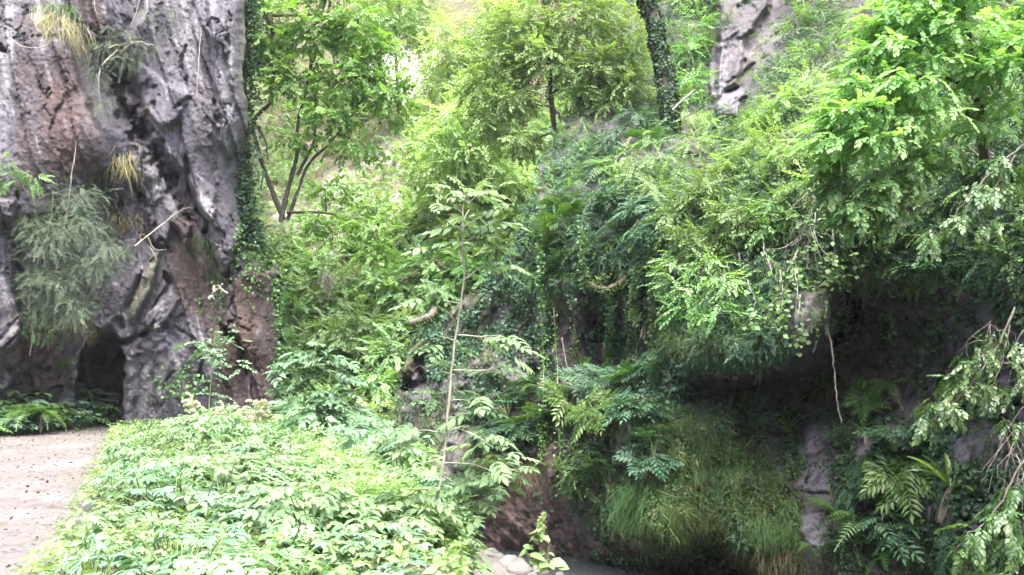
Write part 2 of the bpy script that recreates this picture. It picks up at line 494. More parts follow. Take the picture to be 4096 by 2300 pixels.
plateL = plates(UU, VV, [
    ([(-200, -400), (255, -400), (265, 60), (300, 200), (335, 330), (385, 470), (432, 600), (440, 680), (395, 715), (350, 750), (335, 860), (-200, 900)], 0.75, 26),
    ([(300, -400), (430, -400), (440, 120), (420, 190), (340, 150)], 0.45, 20),
    ([(515, 110), (640, -60), (990, -400), (1200, -400), (1200, 700), (965, 955), (905, 1130), (850, 1000), (830, 885), (765, 780), (690, 650), (600, 565), (560, 420), (515, 260)], 0.6, 24),
    ([(525, 560), (610, 600), (700, 740), (770, 900), (750, 1000), (690, 900), (665, 1000), (610, 960), (560, 800), (520, 640)], 0.35, 18),
    ([(560, 250), (680, 330), (760, 370), (720, 480), (640, 520), (570, 430)], 0.3, 16), ([(800, -300), (990, -300), (985, 500), (930, 640), (870, 560), (850, 300)], 0.35, 16),
    ([(790, 700), (870, 760), (855, 905), (800, 850)], 0.3, 10), ([(515, 1250), (560, 1100), (620, 1010), (645, 1000), (630, 1110), (560, 1250), (520, 1310)], 0.28, 9), ([(560, 1290), (690, 1150), (720, 1200), (640, 1330)], 0.22, 9),
    ([(360, 1010), (560, 950), (545, 1130), (490, 1260), (400, 1330), (350, 1300)], 0.2, 14), ([(905, 1160), (960, 1080), (1200, 1080), (1200, 1900), (990, 1900), (985, 1430), (890, 1310)], 0.35, 14),
    ([(-100, 780), (70, 790), (60, 1130), (100, 1330), (60, 1400), (-100, 1430)], 0.8, 18), ([(-100, 1440), (90, 1290), (105, 1400), (40, 1560), (-100, 1600)], 0.35, 10), ([(120, 1420), (210, 1400), (230, 1560), (130, 1570)], 0.2, 9),
    ([(500, 1430), (660, 1320), (760, 1420), (780, 1800), (490, 1800)], 0.25, 20)])
def strata(Pw, ang, s_across, s_along, seed):
    """ridged rock relief with beds that dip by ang in the x-z plane"""
    c, s = math.cos(ang), math.sin(ang)
    a = Pw[..., 0] * c + Pw[..., 2] * s; b = -Pw[..., 0] * s + Pw[..., 2] * c
    q = np.stack([b * s_across, Pw[..., 1] * 0.6, a * s_along], -1)
    return q
angmap = sstep(900, 1150, VV) * (1 - sstep(620, 800, UU))       # beds lean the other way low down by the cave
bend = 0.2 * fbm(Q * 0.35, 3, 15)[..., None] * np.array([1.0, 0.4, 0.6])
for wgt, ang in ((1 - angmap, math.radians(104)), (angmap, math.radians(60))):
    q = strata(Q + bend, ang, 1.0, 0.16, 7)
    r1 = fbm(q * 0.62, 3, 21, 0.5, True); r2 = fbm(q * np.array([2.3, 2.3, 2.0]), 4, 33, 0.6, True); r3 = fbm(q * np.array([7, 5, 9]), 3, 37, 0.6, True)
    c1, c2, cid = worley(q * np.array([0.85, 0.5, 1.3]) + 0.25 * fbm(Q * 2, 3, 9)[..., None], 41)
    h1, h2, hid = worley(q * np.array([2.1, 1.0, 2.6]) + 0.3 * fbm(Q * 3, 3, 13)[..., None], 47)
    slab = (cid - 0.5) * sstep(0, 0.05, c2 - c1) + 0.5 * (q[..., 0] * 0.85 - np.floor(q[..., 0] * 0.85)) - 0.25
    rel += wgt * (0.11 * r1 + 0.05 * r2 + 0.03 * r3 + 0.52 * slab + 0.14 * (hid - 0.5) * sstep(0, 0.04, h2 - h1))
    k1, k2, kid = worley(q * np.array([5.5, 2.5, 6.0]) + 0.3 * fbm(Q * 5, 2, 14)[..., None], 49); rel += wgt * (0.07 * (kid - 0.5) * sstep(0, 0.06, k2 - k1) - 0.10 * (1 - sstep(0, 0.03, c2 - c1)) * (fbm(Q * 0.7, 2, 18) > -.15) - 0.08 * (1 - sstep(0, 0.035, h2 - h1)) * (fbm(Q * 0.9, 2, 16) > -.1))
rel += 0.035 * fbm(Q * 6.5, 4, 71, 0.65) + 0.055 * fbm(Q * 23, 3, 75, 0.8)
rel *= 0.85; rel += 1.5 * plateL
rel *= 1 - 0.2 * sstep(60, 0, np.abs(SS - 1135))
cave = [(288, 1720), (300, 1610), (312, 1560), (316, 1480), (330, 1400), (356, 1356), (400, 1332), (438, 1328), (474, 1356), (494, 1425), (490, 1500), (486, 1570), (480, 1610), (490, 1700), (494, 1780), (284, 1780)]
cw = np.stack([UU / 30, VV / 30, UU * 0], -1)
sdc = poly_sd(UU + 9 * vnoise(cw, 81), VV + 7 * vnoise(cw, 82), cave)
hole = 1 - sstep(-14, 6, sdc)
rim = 1 - sstep(0, 60, sdc)
view = norm(EYE - Q)
PL = Q + view * ((rel * (1 - 0.5 * hole) - crackL) * (1 - hole) + 0.12 * rim * (1 - hole))[..., None]
pc = P(392.0, 1560.0, 24.6)
PL = PL + hole[..., None] * (Q - pc) * np.array([1.1, 0, .8]) + hole[..., None] * np.array([-6.6, 13.5, 0.1]) * (1 + 0.1 * fbm(Q * 1.5, 3, 5))[..., None]
left = Sheet(UU, VV, PL)
wm = np.stack([UU / 70, VV / 70, UU * 0], -1)
wu = UU + 30 * fbm(wm, 4, 91); wv = VV + 45 * fbm(wm, 4, 92)
def polymask(pl, soft, wu=wu, wv=wv):
    out = np.zeros(wu.shape)
    for p, a in pl: out = np.maximum(out, a * (1 - sstep(-soft, soft, poly_sd(wu, wv, p))))
    return out
brownL = polymask([([(150, 240), (260, 180), (330, 330), (430, 600), (400, 690), (240, 740), (150, 680), (150, 420)], 0.85), ([(270, -200), (420, -200), (420, 130), (330, 140)], 0.9), ([(60, 60), (150, 40), (190, 420), (160, 740), (60, 760)], 0.5),
                   ([(690, 800), (750, 740), (800, 950), (860, 1120), (905, 1250), (880, 1480), (800, 1300), (720, 1180), (680, 1020)], 1.0), ([(905, 1150), (985, 1040), (1130, 1100), (1140, 1720), (960, 1700), (850, 1560), (870, 1380)], 0.95),
                   ([(60, 1250), (200, 1390), (310, 1440), (290, 1600), (60, 1600), (20, 1450)], 0.75), ([(790, 260), (830, 260), (870, 620), (850, 720), (780, 560)], 0.45), ([(500, 260), (560, 300), (610, 520), (560, 480)], 0.7)], 26)
brownL *= 0.85 + 0.5 * fbm(np.stack([UU / 90, VV / 200, UU * 0], -1), 4, 95)
streak = sstep(0.12, 0.5, fbm(np.stack([UU / 16, VV / 260, UU * 0], -1), 3, 97))
paleL = polymask([([(800, 745), (860, 770), (850, 890), (805, 850)], 1.0), ([(545, 560), (600, 560), (700, 760), (700, 860), (640, 830)], 0.6), ([(560, 1480), (610, 1460), (585, 1660), (540, 1700)], 1.0), ([(640, 1440), (680, 1440), (655, 1580), (625, 1560)], 0.9),
                  ([(500, 1430), (545, 1440), (520, 1700), (480, 1690)], 0.8), ([(300, 1440), (325, 1480), (320, 1540), (298, 1540)], 0.8), ([(440, 1150), (480, 1080), (470, 1180)], 0.9), ([(340, 740), (375, 800), (380, 850), (350, 820)], 0.7), ([(620, 1230), (650, 1190), (610, 1330), (590, 1330)], 0.7),
                  ([(0, 0), (60, 0), (40, 420), (0, 620)], 0.45), ([(730, 30), (800, 60), (760, 330), (720, 300)], 0.4), ([(900, 150), (960, 200), (930, 620), (880, 700)], 0.35)], 16) * (0.45 + 0.75 * streak)
qs = strata(Q + bend, math.radians(104), 1.0, 0.10, 7)
stk = fbm(qs * np.array([5, 3, 5]), 4, 99, 0.6)
paleL = np.maximum(paleL, 0.45 * sstep(0.22, 0.5, stk) * (1 - 0.8 * np.clip(brownL, 0, 1)))
mossL = polymask([([(520, 1300), (495, 1260), (570, 1090), (640, 1005), (640, 1080), (590, 1180)], 0.55), ([(960, 930), (1090, 980), (1110, 1100), (1000, 1060)], 0.55), ([(960, -300), (1010, -300), (1010, 700), (975, 900)], 0.5), ([(200, 0), (280, 40), (290, 170), (240, 130)], 0.6), ([(850, 1000), (880, 1040), (905, 1150), (880, 1120)], 0.6)], 20)
M_rockL = rock_mat('grey_purple_rock', [(0.034, 0.031, 0.039), (0.072, 0.066, 0.081), (0.13, 0.121, 0.143)], [(0.034, 0.019, 0.016), (0.08, 0.046, 0.039)], [(0.27, 0.26, 0.275), (0.52, 0.50, 0.51)], [(0.10, 0.105, 0.05), (0.22, 0.225, 0.13)])
tag(obj('left_cliff', left.mesh('left_cliff', M_rockL, {'brown': np.clip(brownL, 0, 1), 'pale': np.clip(paleL, 0, 1), 'moss': np.clip(mossL, 0, 1)})), 'grey purple rock buttress with reddish brown panels and a walk-through cave at its foot', kind='structure')

# ---------------- right gorge wall: ridge, overhang, dark recess, mossy lower face
vR = grid1(-2600, -60, 2380, 2700, 6.5)
s2 = grid1(1479, 1480, 4640, 7500, 6.5)
s2 = np.concatenate([s2[0] - np.cumsum(np.full(22, 10.0))[::-1], s2])
SS, VV = np.meshgrid(s2, vR)
s0 = 1480.0
edgeR = interp(VV, [(-2600, 2500), (-500, 2420), (0, 2380), (300, 2330), (450, 2280), (560, 2215), (650, 2165), (780, 2140), (900, 2085), (1000, 2060), (1100, 1960), (1200, 1850), (1300, 1760), (1400, 1640), (1500, 1600), (1700, 1600), (1850, 1600), (2050, 1720), (2200, 1800), (2700, 1900)])
edgeR = edgeR + 12 * vnoise(np.stack([VV / 50, VV * 0, VV * 0], -1), 103)
under = np.clip(s0 - SS, 0, None)
blend = np.clip((3400 - np.maximum(SS, s0)) / (3400 - s0), 0, 1)
UU = np.maximum(SS, s0) + (edgeR - s0) * blend + under * 0.25
dR = tps([(1600, 1450, 23.5), (1600, 1700, 22.5), (1750, 1350, 23.0), (1800, 1600, 21.5), (1750, 1900, 20.5), (1800, 2150, 21.3), (1900, 1200, 22.6), (2000, 1400, 21.6), (2000, 1700, 20.0), (2000, 1950, 19.9), (2000, 2230, 20.8),
          (2080, 1000, 21.5), (2150, 750, 22.2), (2200, 1150, 20.6), (2250, 1400, 21.0), (2200, 1700, 19.4), (2200, 2000, 19.2), (2200, 2150, 19.8), (2200, 2270, 20.2), (2000, 2330, 20.9), (2250, 2380, 20.4), (2300, 500, 23.8), (2350, 200, 27), (2350, -300, 32), (2400, 700, 21.3), (2400, 950, 19.6),
          (2450, 1250, 20.6), (2450, 1480, 20.9), (2420, 1600, 18.8), (2420, 1800, 18.0), (2420, 2000, 18.2), (2420, 2280, 19.6), (2450, 2380, 19.9), (2600, 300, 25), (2650, 550, 22.0), (2600, 850, 19.0), (2620, 1100, 18.6), (2620, 1400, 19.3), (2600, 1560, 17.7),
          (2650, 1700, 16.9), (2650, 1950, 16.5), (2650, 2150, 16.4), (2650, 2300, 19.4), (2850, 2240, 19.0), (2900, 2320, 19.6), (2850, 100, 27), (2900, 350, 24.5), (2900, 600, 20.5), (2850, 850, 17.6), (2800, 1100, 16.8), (2780, 1300, 16.1), (2770, 1440, 16.1), (2780, 1530, 18.0),
          (2950, 1300, 15.5), (2950, 1440, 15.4), (2950, 1530, 18.4), (3080, 1520, 18.5), (3200, 1550, 18.4), (3350, 1520, 18.0), (2900, 1660, 17.0), (2900, 1850, 16.6), (2950, 2050, 16.1), (2950, 2180, 16.2), (3150, 100, 25), (3100, 350, 21.5), (3100, 650, 17.5), (3100, 900, 16.2), (3100, 1150, 15.4), (3100, 1300, 15.1), (3110, 1420, 15.2), (3280, 1200, 15.3), (3260, 1360, 15.4), (3290, 1450, 17.6),
          (3450, 1250, 17.2), (3550, 1350, 17.0), (3500, 1050, 15.6), (3650, 1200, 15.6), (3700, 1450, 15.6), (3300, 1680, 17.2), (3200, 1800, 16.6), (3250, 2000, 16.1), (3250, 2250, 15.6), (3450, 1750, 16.0), (3500, 2000, 15.3), (3500, 2280, 14.7), (3400, -300, 26), (3400, 250, 19.5), (3400, 600, 16.3), (3400, 850, 15.0),
          (3750, 0, 18.5), (3750, 350, 16), (3750, 750, 14.2), (3850, 1100, 13.8), (3900, 1500, 13.6), (3900, 1900, 13.2), (3850, 2280, 13.2), (4096, 0, 16.5), (4096, 450, 13.8), (4096, 900, 12.3), (4096, 1400, 12.0), (4096, 2280, 11.6), (4100, -600, 20),
          (3200, -900, 33), (2500, -1500, 42), (4096, -1800, 28), (5000, -1800, 20), (5000, 300, 10), (5000, 1500, 9.0), (5000, 2400, 8.8), (6200, -1500, 14), (6200, 600, 7), (6200, 2400, 6.4), (7500, 600, 5.2), (7500, -1800, 9), (7500, 2400, 4.8)])(UU, VV)
dR = np.clip(dR, 4, 60) + (under / 10.0) ** 1.6 * 0.2
Q = P(UU, VV, dR)
infr = (1 - sstep(4300, 5200, UU))
r1 = fbm(Q * np.array([0.8, 0.8, 0.45]), 5, 121, 0.5, True)
f1, f2, cid = worley(Q * np.array([1.0, 1.0, 0.8]) + 0.4 * fbm(Q * 1.5, 2, 19)[..., None], 141)
g1, g2, gid = worley(Q * np.array([3.6, 3.6, 2.6]) + 0.5 * fbm(Q * 3, 2, 29)[..., None], 151)
drip = fbm(Q * np.array([2.6, 2.6, 0.35]), 4, 161, 0.55, True)          # hanging lime curtains
curt = sstep(1000, 1200, VV) * (1 - sstep(2750, 2900, UU))
rel = 0.40 * r1 + 0.42 * (cid - 0.5) * sstep(0, 0.2, f2 - f1) + 0.16 * (gid - 0.5) * sstep(0, 0.25, g2 - g1) + 0.06 * fbm(Q * 6, 4, 171, 0.6) + 0.28 * curt * drip
crackR = cracks(UU, VV, [([(3420, 1010), (3380, 1120), (3420, 1220), (3340, 1380)], 60, 1.6), ([(3560, 1462), (3620, 1472)], 10, 0.6), ([(2350, 1500), (2420, 1540)], 45, 0.9), ([(1700, 1400), (1690, 1520), (1620, 1560)], 70, 1.2), ([(2110, 1440), (2150, 1500)], 40, 1.0),
                         ([(2560, 1000), (2590, 1120), (2570, 1200)], 38, 1.0), ([(2370, 1130), (2350, 1220), (2380, 1300)], 30, 0.8), ([(2080, 1050), (2130, 1070), (2180, 1050)], 40, 0.8), ([(2530, 1760), (2580, 1780)], 36, 0.8), ([(3250, 1905), (3200, 1960), (3280, 1975), (3330, 1985)], 8, 0.25), ([(2690, 1830), (2720, 1900)], 26, 0.6), ([(2760, 1960), (2840, 2000)], 26, 0.7),
                         ([(3920, 1960), (3860, 2120)], 60, 0.9)])
view = norm(EYE - Q)
rel += plates(UU, VV, [([(2860, -200), (3070, -200), (3085, 20), (2995, 150), (2955, 340), (2865, 400)], 1.1, 22), ([(2835, 160), (2900, 170), (2885, 390), (2835, 390)], .5, 12), ([(2855, 385), (2985, 355), (2960, 470), (2860, 470)], .9, 20), ([(3160, 1180), (3330, 1130), (3330, 1290), (3230, 1420), (3150, 1400)], .55, 30), ([(3350, 1440), (3600, 1470), (3560, 1640), (3370, 1620)], .5, 26)])
PR = Q + view * (rel - crackR)[..., None]
right = Sheet(UU, VV, PR)
wm = np.stack([UU / 80, VV / 80, UU * 0], -1)
wu = UU + 40 * fbm(wm, 4, 191); wv = VV + 60 * fbm(wm, 4, 192)
greyR = polymask([([(2870, -80), (3080, -80), (3190, 60), (3120, 220), (3000, 330), (2960, 380), (2860, 400), (2850, 250), (2940, 120)], .0), ([(2840, 150), (2910, 170), (2890, 380), (2840, 380)], 1.0), ([(2850, 380), (2990, 350), (2960, 450), (2860, 460)], 1.0)], 14, wu, wv)
tufaR = polymask([([(3200, 1650), (3330, 1700), (3340, 1900), (3330, 2040), (3230, 2060), (3190, 1900), (3230, 1780)], 0.8), ([(3190, 2050), (3265, 2060), (3275, 2260), (3225, 2290)], 1.0), ([(3180, 1200), (3320, 1160), (3300, 1300), (3220, 1420), (3160, 1400)], .5), ([(3290, 1090), (3350, 1060), (3360, 1130)], .8), ([(3300, 1560), (3420, 1560), (3420, 1640), (3310, 1640)], .45), ([(2800, 1620), (2930, 1640), (2900, 1680), (2800, 1660)], .8), ([(3440, 1700), (3520, 1720), (3450, 1870), (3430, 1860)], 0.8)], 12, wu, wv)
brownR = polymask([([(2090, 1760), (2240, 1740), (2290, 2000), (2330, 2260), (1880, 2260), (1930, 2020), (2030, 1900)], 1.0), ([(2200, 1150), (2330, 1150), (2330, 1450), (2230, 1500)], 0.6), ([(2450, 1950), (2600, 2200), (2500, 2290), (2300, 2290)], 0.7), ([(3350, 60), (3560, 40), (3500, 200), (3300, 260)], 0.9), ([(3220, 2240), (3340, 2280), (3300, 2400), (3200, 2400)], 0.7)], 34, wu, wv)
mossR = sstep(-0.05, 0.45, fbm(Q * 0.9, 4, 195)) * 0.75
mossR = np.maximum(mossR * (1 - np.maximum(brownR, np.maximum(greyR, tufaR))), polymask([([(2560, 1620), (2760, 1580), (2990, 1750), (3050, 1950), (3170, 2030), (3200, 2300), (2960, 2300), (2560, 2220), (2480, 1960)], 0.9)], 40, wu, wv) * (1 - tufaR))
mossR *= 1 - polymask([([(2730, 1440), (3300, 1400), (3420, 1020), (3560, 1060), (3500, 1640), (2780, 1640)], 1.0)], 20, wu, wv)
M_rockR = rock_mat('dark_gorge_rock', [(0.028, 0.025, 0.03), (0.07, 0.062, 0.068), (0.14, 0.125, 0.135)], [(0.06, 0.038, 0.036), (0.17, 0.112, 0.105)], [(0.075, 0.068, 0.082), (0.17, 0.156, 0.18)], [(0.03, 0.038, 0.014), (0.095, 0.115, 0.035)])
tag(obj('right_cliff', right.mesh('right_cliff', M_rockR, {'brown': np.clip(brownR, 0, 1), 'pale': np.clip(np.maximum(greyR, tufaR), 0, 1), 'moss': np.clip(mossR, 0, 1)})), 'dark overgrown gorge wall with a deep overhang above mossy lime curtains', kind='structure')

# ---------------- the slope in the middle of the gorge
vM = grid1(-200, 330, 1960, 2100, 9.0); uM = grid1(700, 960, 2500, 3000, 9.0)
UU, VV = np.meshgrid(uM, vM)
dM = tps([(1000, 1850, 25), (1300, 1850, 24), (1700, 1850, 23.5), (2300, 1850, 25), (1100, 1600, 27.5), (1400, 1600, 25.5), (1700, 1600, 24.8), (1100, 1300, 30), (1400, 1300, 28.5), (1700, 1300, 27), (2000, 1300, 26.5), (1000, 1000, 35), (1300, 1000, 33.5), (1600, 1000, 31), (1900, 1000, 28.5), (2200, 1000, 28), (1000, 700, 43),
          (1300, 700, 41), (1600, 700, 37), (1900, 700, 33), (2300, 700, 30), (1300, 400, 49), (1700, 400, 43), (2000, 400, 38), (2400, 400, 33), (2500, 100, 38), (1700, 0, 52), (2200, 0, 44), (2900, 300, 33), (2900, 1800, 26), (700, 1000, 37), (700, 1800, 26), (700, 0, 60)])(UU, VV)
Q = P(UU, VV, dM)
rel = 0.9 * fbm(Q * 0.35, 5, 221) + 0.25 * fbm(Q * 1.6, 4, 231)
PM = Q + norm(EYE - Q) * rel[..., None]
mid = Sheet(UU, VV, PM)
paleM = polymask([([(1100, 880), (1560, 560), (1700, 640), (1500, 980), (1150, 1130)], 0.7), ([(1450, 200), (1750, 200), (1750, 420), (1500, 420)], 0.8)], 60, UU + 60 * fbm(np.stack([UU / 90, VV / 90, UU * 0], -1), 3, 5), VV)
holeM = polymask([([(1390, 1430), (1480, 1440), (1450, 1580), (1370, 1620), (1350, 1600), (1395, 1540)], 1.0)], 18, UU, VV)
PM += holeM[..., None] * np.array([0.2, 2.2, -0.1]); mid = Sheet(UU, VV, PM)
M_slope = rock_mat('slope_earth', [(0.06, 0.05, 0.03), (0.12, 0.10, 0.065), (0.22, 0.19, 0.13)], None, [(0.50, 0.47, 0.44), (0.76, 0.73, 0.71)], [(0.06, 0.08, 0.02), (0.16, 0.18, 0.06)], speck=0.4)
tag(obj('hillside', mid.mesh('hillside', M_slope, {'pale': paleM, 'moss': 0.6 * sstep(-0.2, 0.3, fbm(Q * 0.5, 3, 8)), 'brown': paleM * 0})), 'steep earth slope of leaf litter and stones closing the gorge', kind='structure')

# ---------------- far pale cliff at the head of the gorge
vF = grid1(-500, -60, 1000, 1100, 13.0); uF = grid1(300, 900, 2700, 3300, 13.0)
UU, VV = np.meshgrid(uF, vF)
top = interp(UU, [(300, -500), (1400, -400), (1680, -180), (1780, 10), (1900, 30), (2000, -20), (2150, -250), (3300, -500)])
V2 = np.maximum(VV, top)
dF = 62 - 0.004 * (V2 - 300) + 0.000012 * (UU - 1700) ** 2 * -1 + np.clip(top - VV, 0, None) * 0.02
Q = P(UU, V2, dF)
rel = 2.2 * fbm(Q * np.array([0.16, 0.16, 0.07]), 5, 321, 0.5, True) + 0.8 * fbm(Q * 0.8, 4, 331, 0.55, True)
PF = Q + norm(EYE - Q) * rel[..., None]
far = Sheet(UU, V2, PF)
M_far = rock_mat('pale_far_rock', [(0.26, 0.23, 0.21), (0.46, 0.42, 0.39), (0.68, 0.64, 0.60)], None, [(0.6, 0.58, 0.55), (0.78, 0.75, 0.72)], [(0.08, 0.10, 0.03), (0.2, 0.24, 0.08)], speck=0.5, fine=0.35)
tag(obj('far_cliff', far.mesh('far_cliff', M_far, {'pale': UU * 0, 'brown': UU * 0, 'moss': 0.5 * sstep(0.0, 0.4, fbm(Q * 0.2, 4, 5))})), 'pale limestone cliff at the head of the gorge', kind='structure')

# ---------------- ground: path terrace, bank and stream bed in one sheet
BED_R = [(0, .2), (4, -0.35), (7, -0.75), (10, -1.85), (14, -3.0), (18, -4.4), (22, -5.9), (26, -7.2), (40, -11)]
BED_L = [(0, -2.0), (4, -2.6), (5.5, -3.15), (7.5, -3.9), (10, -4.95), (15, -7.1), (19.5, -9.0), (23, -10.7), (26, -11.6), (40, -14)]
PATH_L = [(0, -7.5), (15, -10.8), (18, -12.3), (20.3, -13.0), (22.5, -13.2), (24, -12.8), (26, -12.6), (40, -16)]
def ground_z(x, y):
    s = x - interp(y, BED_R)
    z = -2.75 * sstep(-0.1, 3.2 + 0.04 * y, s) - 0.25 * sstep(2.6, 5.5, s)
    p = np.stack([x, y, x * 0], -1)
    onp = sstep(-0.2, 0.5, x - interp(y, PATH_L)) * sstep(-0.2, 0.5, interp(y, BED_L) - x)
    bump = 0.10 * fbm(p * 0.5, 3, 401) + 0.05 * fbm(p * 1.7, 3, 402)
    return z + bump * (1 - 0.75 * onp) + 0.12 * sstep(0, 1.5, interp(y, PATH_L) - x) + 0.10 * (1 - onp) * sstep(-3, -0.5, s)
gx = grid1(-70, -16, 8, 60, 0.11, 1.35); gy = grid1(-40, 3, 29, 90, 0.11, 1.35)
GX, GY = np.meshgrid(gx, gy); GZ = ground_z(GX, GY)
i = np.arange(GX.size).reshape(GX.shape)
F = np.stack([i[:-1, :-1], i[:-1, 1:], i[1:, 1:], i[1:, :-1]], -1).reshape(-1, 4)
def earth_mat():
    m, t = nt('earth'); L = t.links
    c = ramp(t, noise(t, 3.0, 6, 0.65), [(0.3, (0.035, 0.03, 0.02)), (0.55, (0.09, 0.075, 0.05)), (0.75, (0.15, 0.13, 0.08))])
    p = N_(t, 'ShaderNodeBsdfPrincipled'); L.new(c, p.inputs['Base Color']); p.inputs['Roughness'].default_value = 0.9
    o = N_(t, 'ShaderNodeOutputMaterial'); L.new(p.outputs[0], o.inputs['Surface']); return m
tag(obj('ground', mesh('ground', np.stack([GX, GY, GZ], -1), F, earth_mat())), 'dark leaf-mould earth of the terrace and the bank down to the stream', kind='structure')

px = np.arange(-14.5, -2.0, 0.05); py = np.arange(5.0, 31.0, 0.05)
PX, PY = np.meshgrid(px, py)
edge = 0.18 * vnoise(np.stack([PX, PY, PX * 0], -1) * 1.6, 411) + 0.12 * vnoise(np.stack([PX, PY, PX * 0], -1) * 5, 412)
inside = (PX > interp(PY, PATH_L) - 0.1 + edge) & (PX < interp(PY, BED_L) + 0.25 + edge)
pp = np.stack([PX, PY, PX * 0], -1)
f1, f2, cid = worley(pp * 9.0 + 0.3 * vnoise(pp * 4)[..., None], 413)
stone = (cid > 0.72) * (0.026 * (1 - sstep(0.12, 0.42, f1)))
PZ = ground_z(PX, PY) + 0.006 + 0.012 * fbm(pp * 2.6, 4, 414) + stone + 0.008 * (1 - sstep(0.0, 0.03, inside * 1.0 - 0.5))
i = np.arange(PX.size).reshape(PX.shape)
ok = inside[:-1, :-1] & inside[1:, :-1] & inside[1:, 1:] & inside[:-1, 1:]
F = np.stack([i[:-1, :-1], i[:-1, 1:], i[1:, 1:], i[1:, :-1]], -1)[ok]
def path_mat():
    m, t = nt('trodden_path'); L = t.links
    n1 = noise(t, 0.55, 5, 0.6); n2 = noise(t, 4.5, 6, 0.7, None, 0.6); n3 = noise(t, 22, 4, 0.7)
    c = ramp(t, n1, [(0.3, (0.070, 0.061, 0.059)), (0.55, (0.102, 0.091, 0.088)), (0.72, (0.142, 0.129, 0.126))])
    c = mixc(t, ramp(t, n2, [(0.52, (0, 0, 0)), (0.64, (0.8, 0.8, 0.8))]), c, (0.055, 0.039, 0.034))
    c = mixc(t, ramp(t, n3, [(0.58, (0, 0, 0)), (0.7, (0.6, 0.6, 0.6))]), c, (0.25, 0.232, 0.228))
    c = mixc(t, ramp(t, n3, [(0.3, (0.5, 0.5, 0.5)), (0.42, (0, 0, 0))]), c, (0.16, 0.12, 0.10))
    p = N_(t, 'ShaderNodeBsdfPrincipled'); L.new(c, p.inputs['Base Color']); p.inputs['Roughness'].default_value = 0.85
    bp = N_(t, 'ShaderNodeBump'); bp.inputs['Strength'].default_value = 0.8; bp.inputs['Distance'].default_value = 0.03
    L.new(maths(t, 'ADD', n2, maths(t, 'MULTIPLY', n3, 0.5)), bp.inputs['Height']); L.new(bp.outputs[0], p.inputs['Normal'])
    o = N_(t, 'ShaderNodeOutputMaterial'); L.new(p.outputs[0], o.inputs['Surface']); return m
used = np.unique(F); remap = np.full(PX.size, -1); remap[used] = np.arange(len(used))
tag(obj('path', mesh('path', np.stack([PX, PY, PZ], -1).reshape(-1, 3)[used], remap[F], path_mat())), 'pale trodden dirt path leading to the cave', kind='structure')

# ---------------- stream
wx = np.arange(-4.5, 12, 0.12); wy = np.arange(8.0, 25, 0.12)
WX, WY = np.meshgrid(wx, wy); wp = np.stack([WX, WY, WX * 0], -1)
WZ = -2.62 + 0.022 * fbm(wp * np.array([3.5, 2.0, 1]), 3, 421) + 0.02 * fbm(wp * 9, 2, 422) * sstep(0.1, 0.5, fbm(wp * 0.6, 2, 423) + 0.2)
i = np.arange(WX.size).reshape(WX.shape)
F = np.stack([i[:-1, :-1], i[:-1, 1:], i[1:, 1:], i[1:, :-1]], -1).reshape(-1, 4)
def water_mat():
    m, t = nt('stream_water'); L = t.links
    p = N_(t, 'ShaderNodeBsdfPrincipled'); p.inputs['Base Color'].default_value = (0.035, 0.042, 0.045, 1); p.inputs['Roughness'].default_value = 0.08
    bp = N_(t, 'ShaderNodeBump'); bp.inputs['Strength'].default_value = 0.35; bp.inputs['Distance'].default_value = 0.05
    L.new(noise(t, 7, 4, 0.6), bp.inputs['Height']); L.new(bp.outputs[0], p.inputs['Normal'])
    o = N_(t, 'ShaderNodeOutputMaterial'); L.new(p.outputs[0], o.inputs['Surface']); return m
tag(obj('water', mesh('water', np.stack([WX, WY, WZ], -1), F, water_mat())), 'dark stream running under the gorge wall', kind='structure')

# ---------------- gorge side behind the viewer: unseen curved wall, added to block the low sky
th = np.linspace(math.radians(165), math.radians(390), 90); hz_ = np.linspace(0, 1, 40)
TH, HZ = np.meshgrid(th, hz_); RD = 17 + 5 * HZ ** 1.5
X, Y, Z = RD * np.cos(TH) - 1, RD * np.sin(TH) + 3, -4 + 16 * HZ
q = np.stack([X, Y, Z], -1); k = 1 + .10 * fbm(q * .16, 4, 601); X, Y = X * k, Y * k
i = np.arange(X.size).reshape(X.shape); F = np.stack([i[:-1, :-1], i[1:, :-1], i[1:, 1:], i[:-1, 1:]], -1).reshape(-1, 4)
M_back = rock_mat('sky_block_rock', [(.03, .03, .025), (.06, .065, .04), (.10, .11, .06)], speck=.3)
tag(obj('hillside', mesh('sky_block_wall', np.stack([X, Y, Z], -1), F, M_back)), 'unseen dark gorge side added behind the viewer to block the low sky', kind='structure')
# ================================================================== plant kits
def G(r, g, b): return (r, g, b)
LM = {}
def lm(name, *a, **k): LM[name] = leaf_mat(name + '_leaf', *a, **k)
lm('sycamore', [G(.075, .145, .035), G(.12, .215, .05), G(.19, .29, .08)], 0.52, 0.5, 0.4)
lm('lime', [G(.125, .225, .075), G(.19, .315, .115), G(.265, .39, .155)], 0.48, 0.55, 0.3)
lm('yellow', [G(.20, .31, .14), G(.285, .415, .195), G(.38, .49, .25)], 0.5, 0.5, 0.3)
lm('hazel', [G(.068, .14, .048), G(.115, .21, .072), G(.175, .28, .105)], 0.42, 0.5, 0.4)
lm('soft', [G(.125, .21, .09), G(.19, .30, .13), G(.275, .385, .18)], 0.42, 0.55, 0.3)
lm('ash', [G(.085, .165, .06), G(.135, .235, .08), G(.21, .32, .10)], 0.42, 0.45, 0.4)
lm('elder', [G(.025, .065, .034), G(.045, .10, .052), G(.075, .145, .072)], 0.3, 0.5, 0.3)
lm('fern', [G(.03, .085, .015), G(.055, .125, .025), G(.10, .18, .04)], 0.35)
lm('tongue', [G(.03, .09, .015), G(.06, .15, .02), G(.12, .22, .03)], 0.3, 0.3, 0.6)
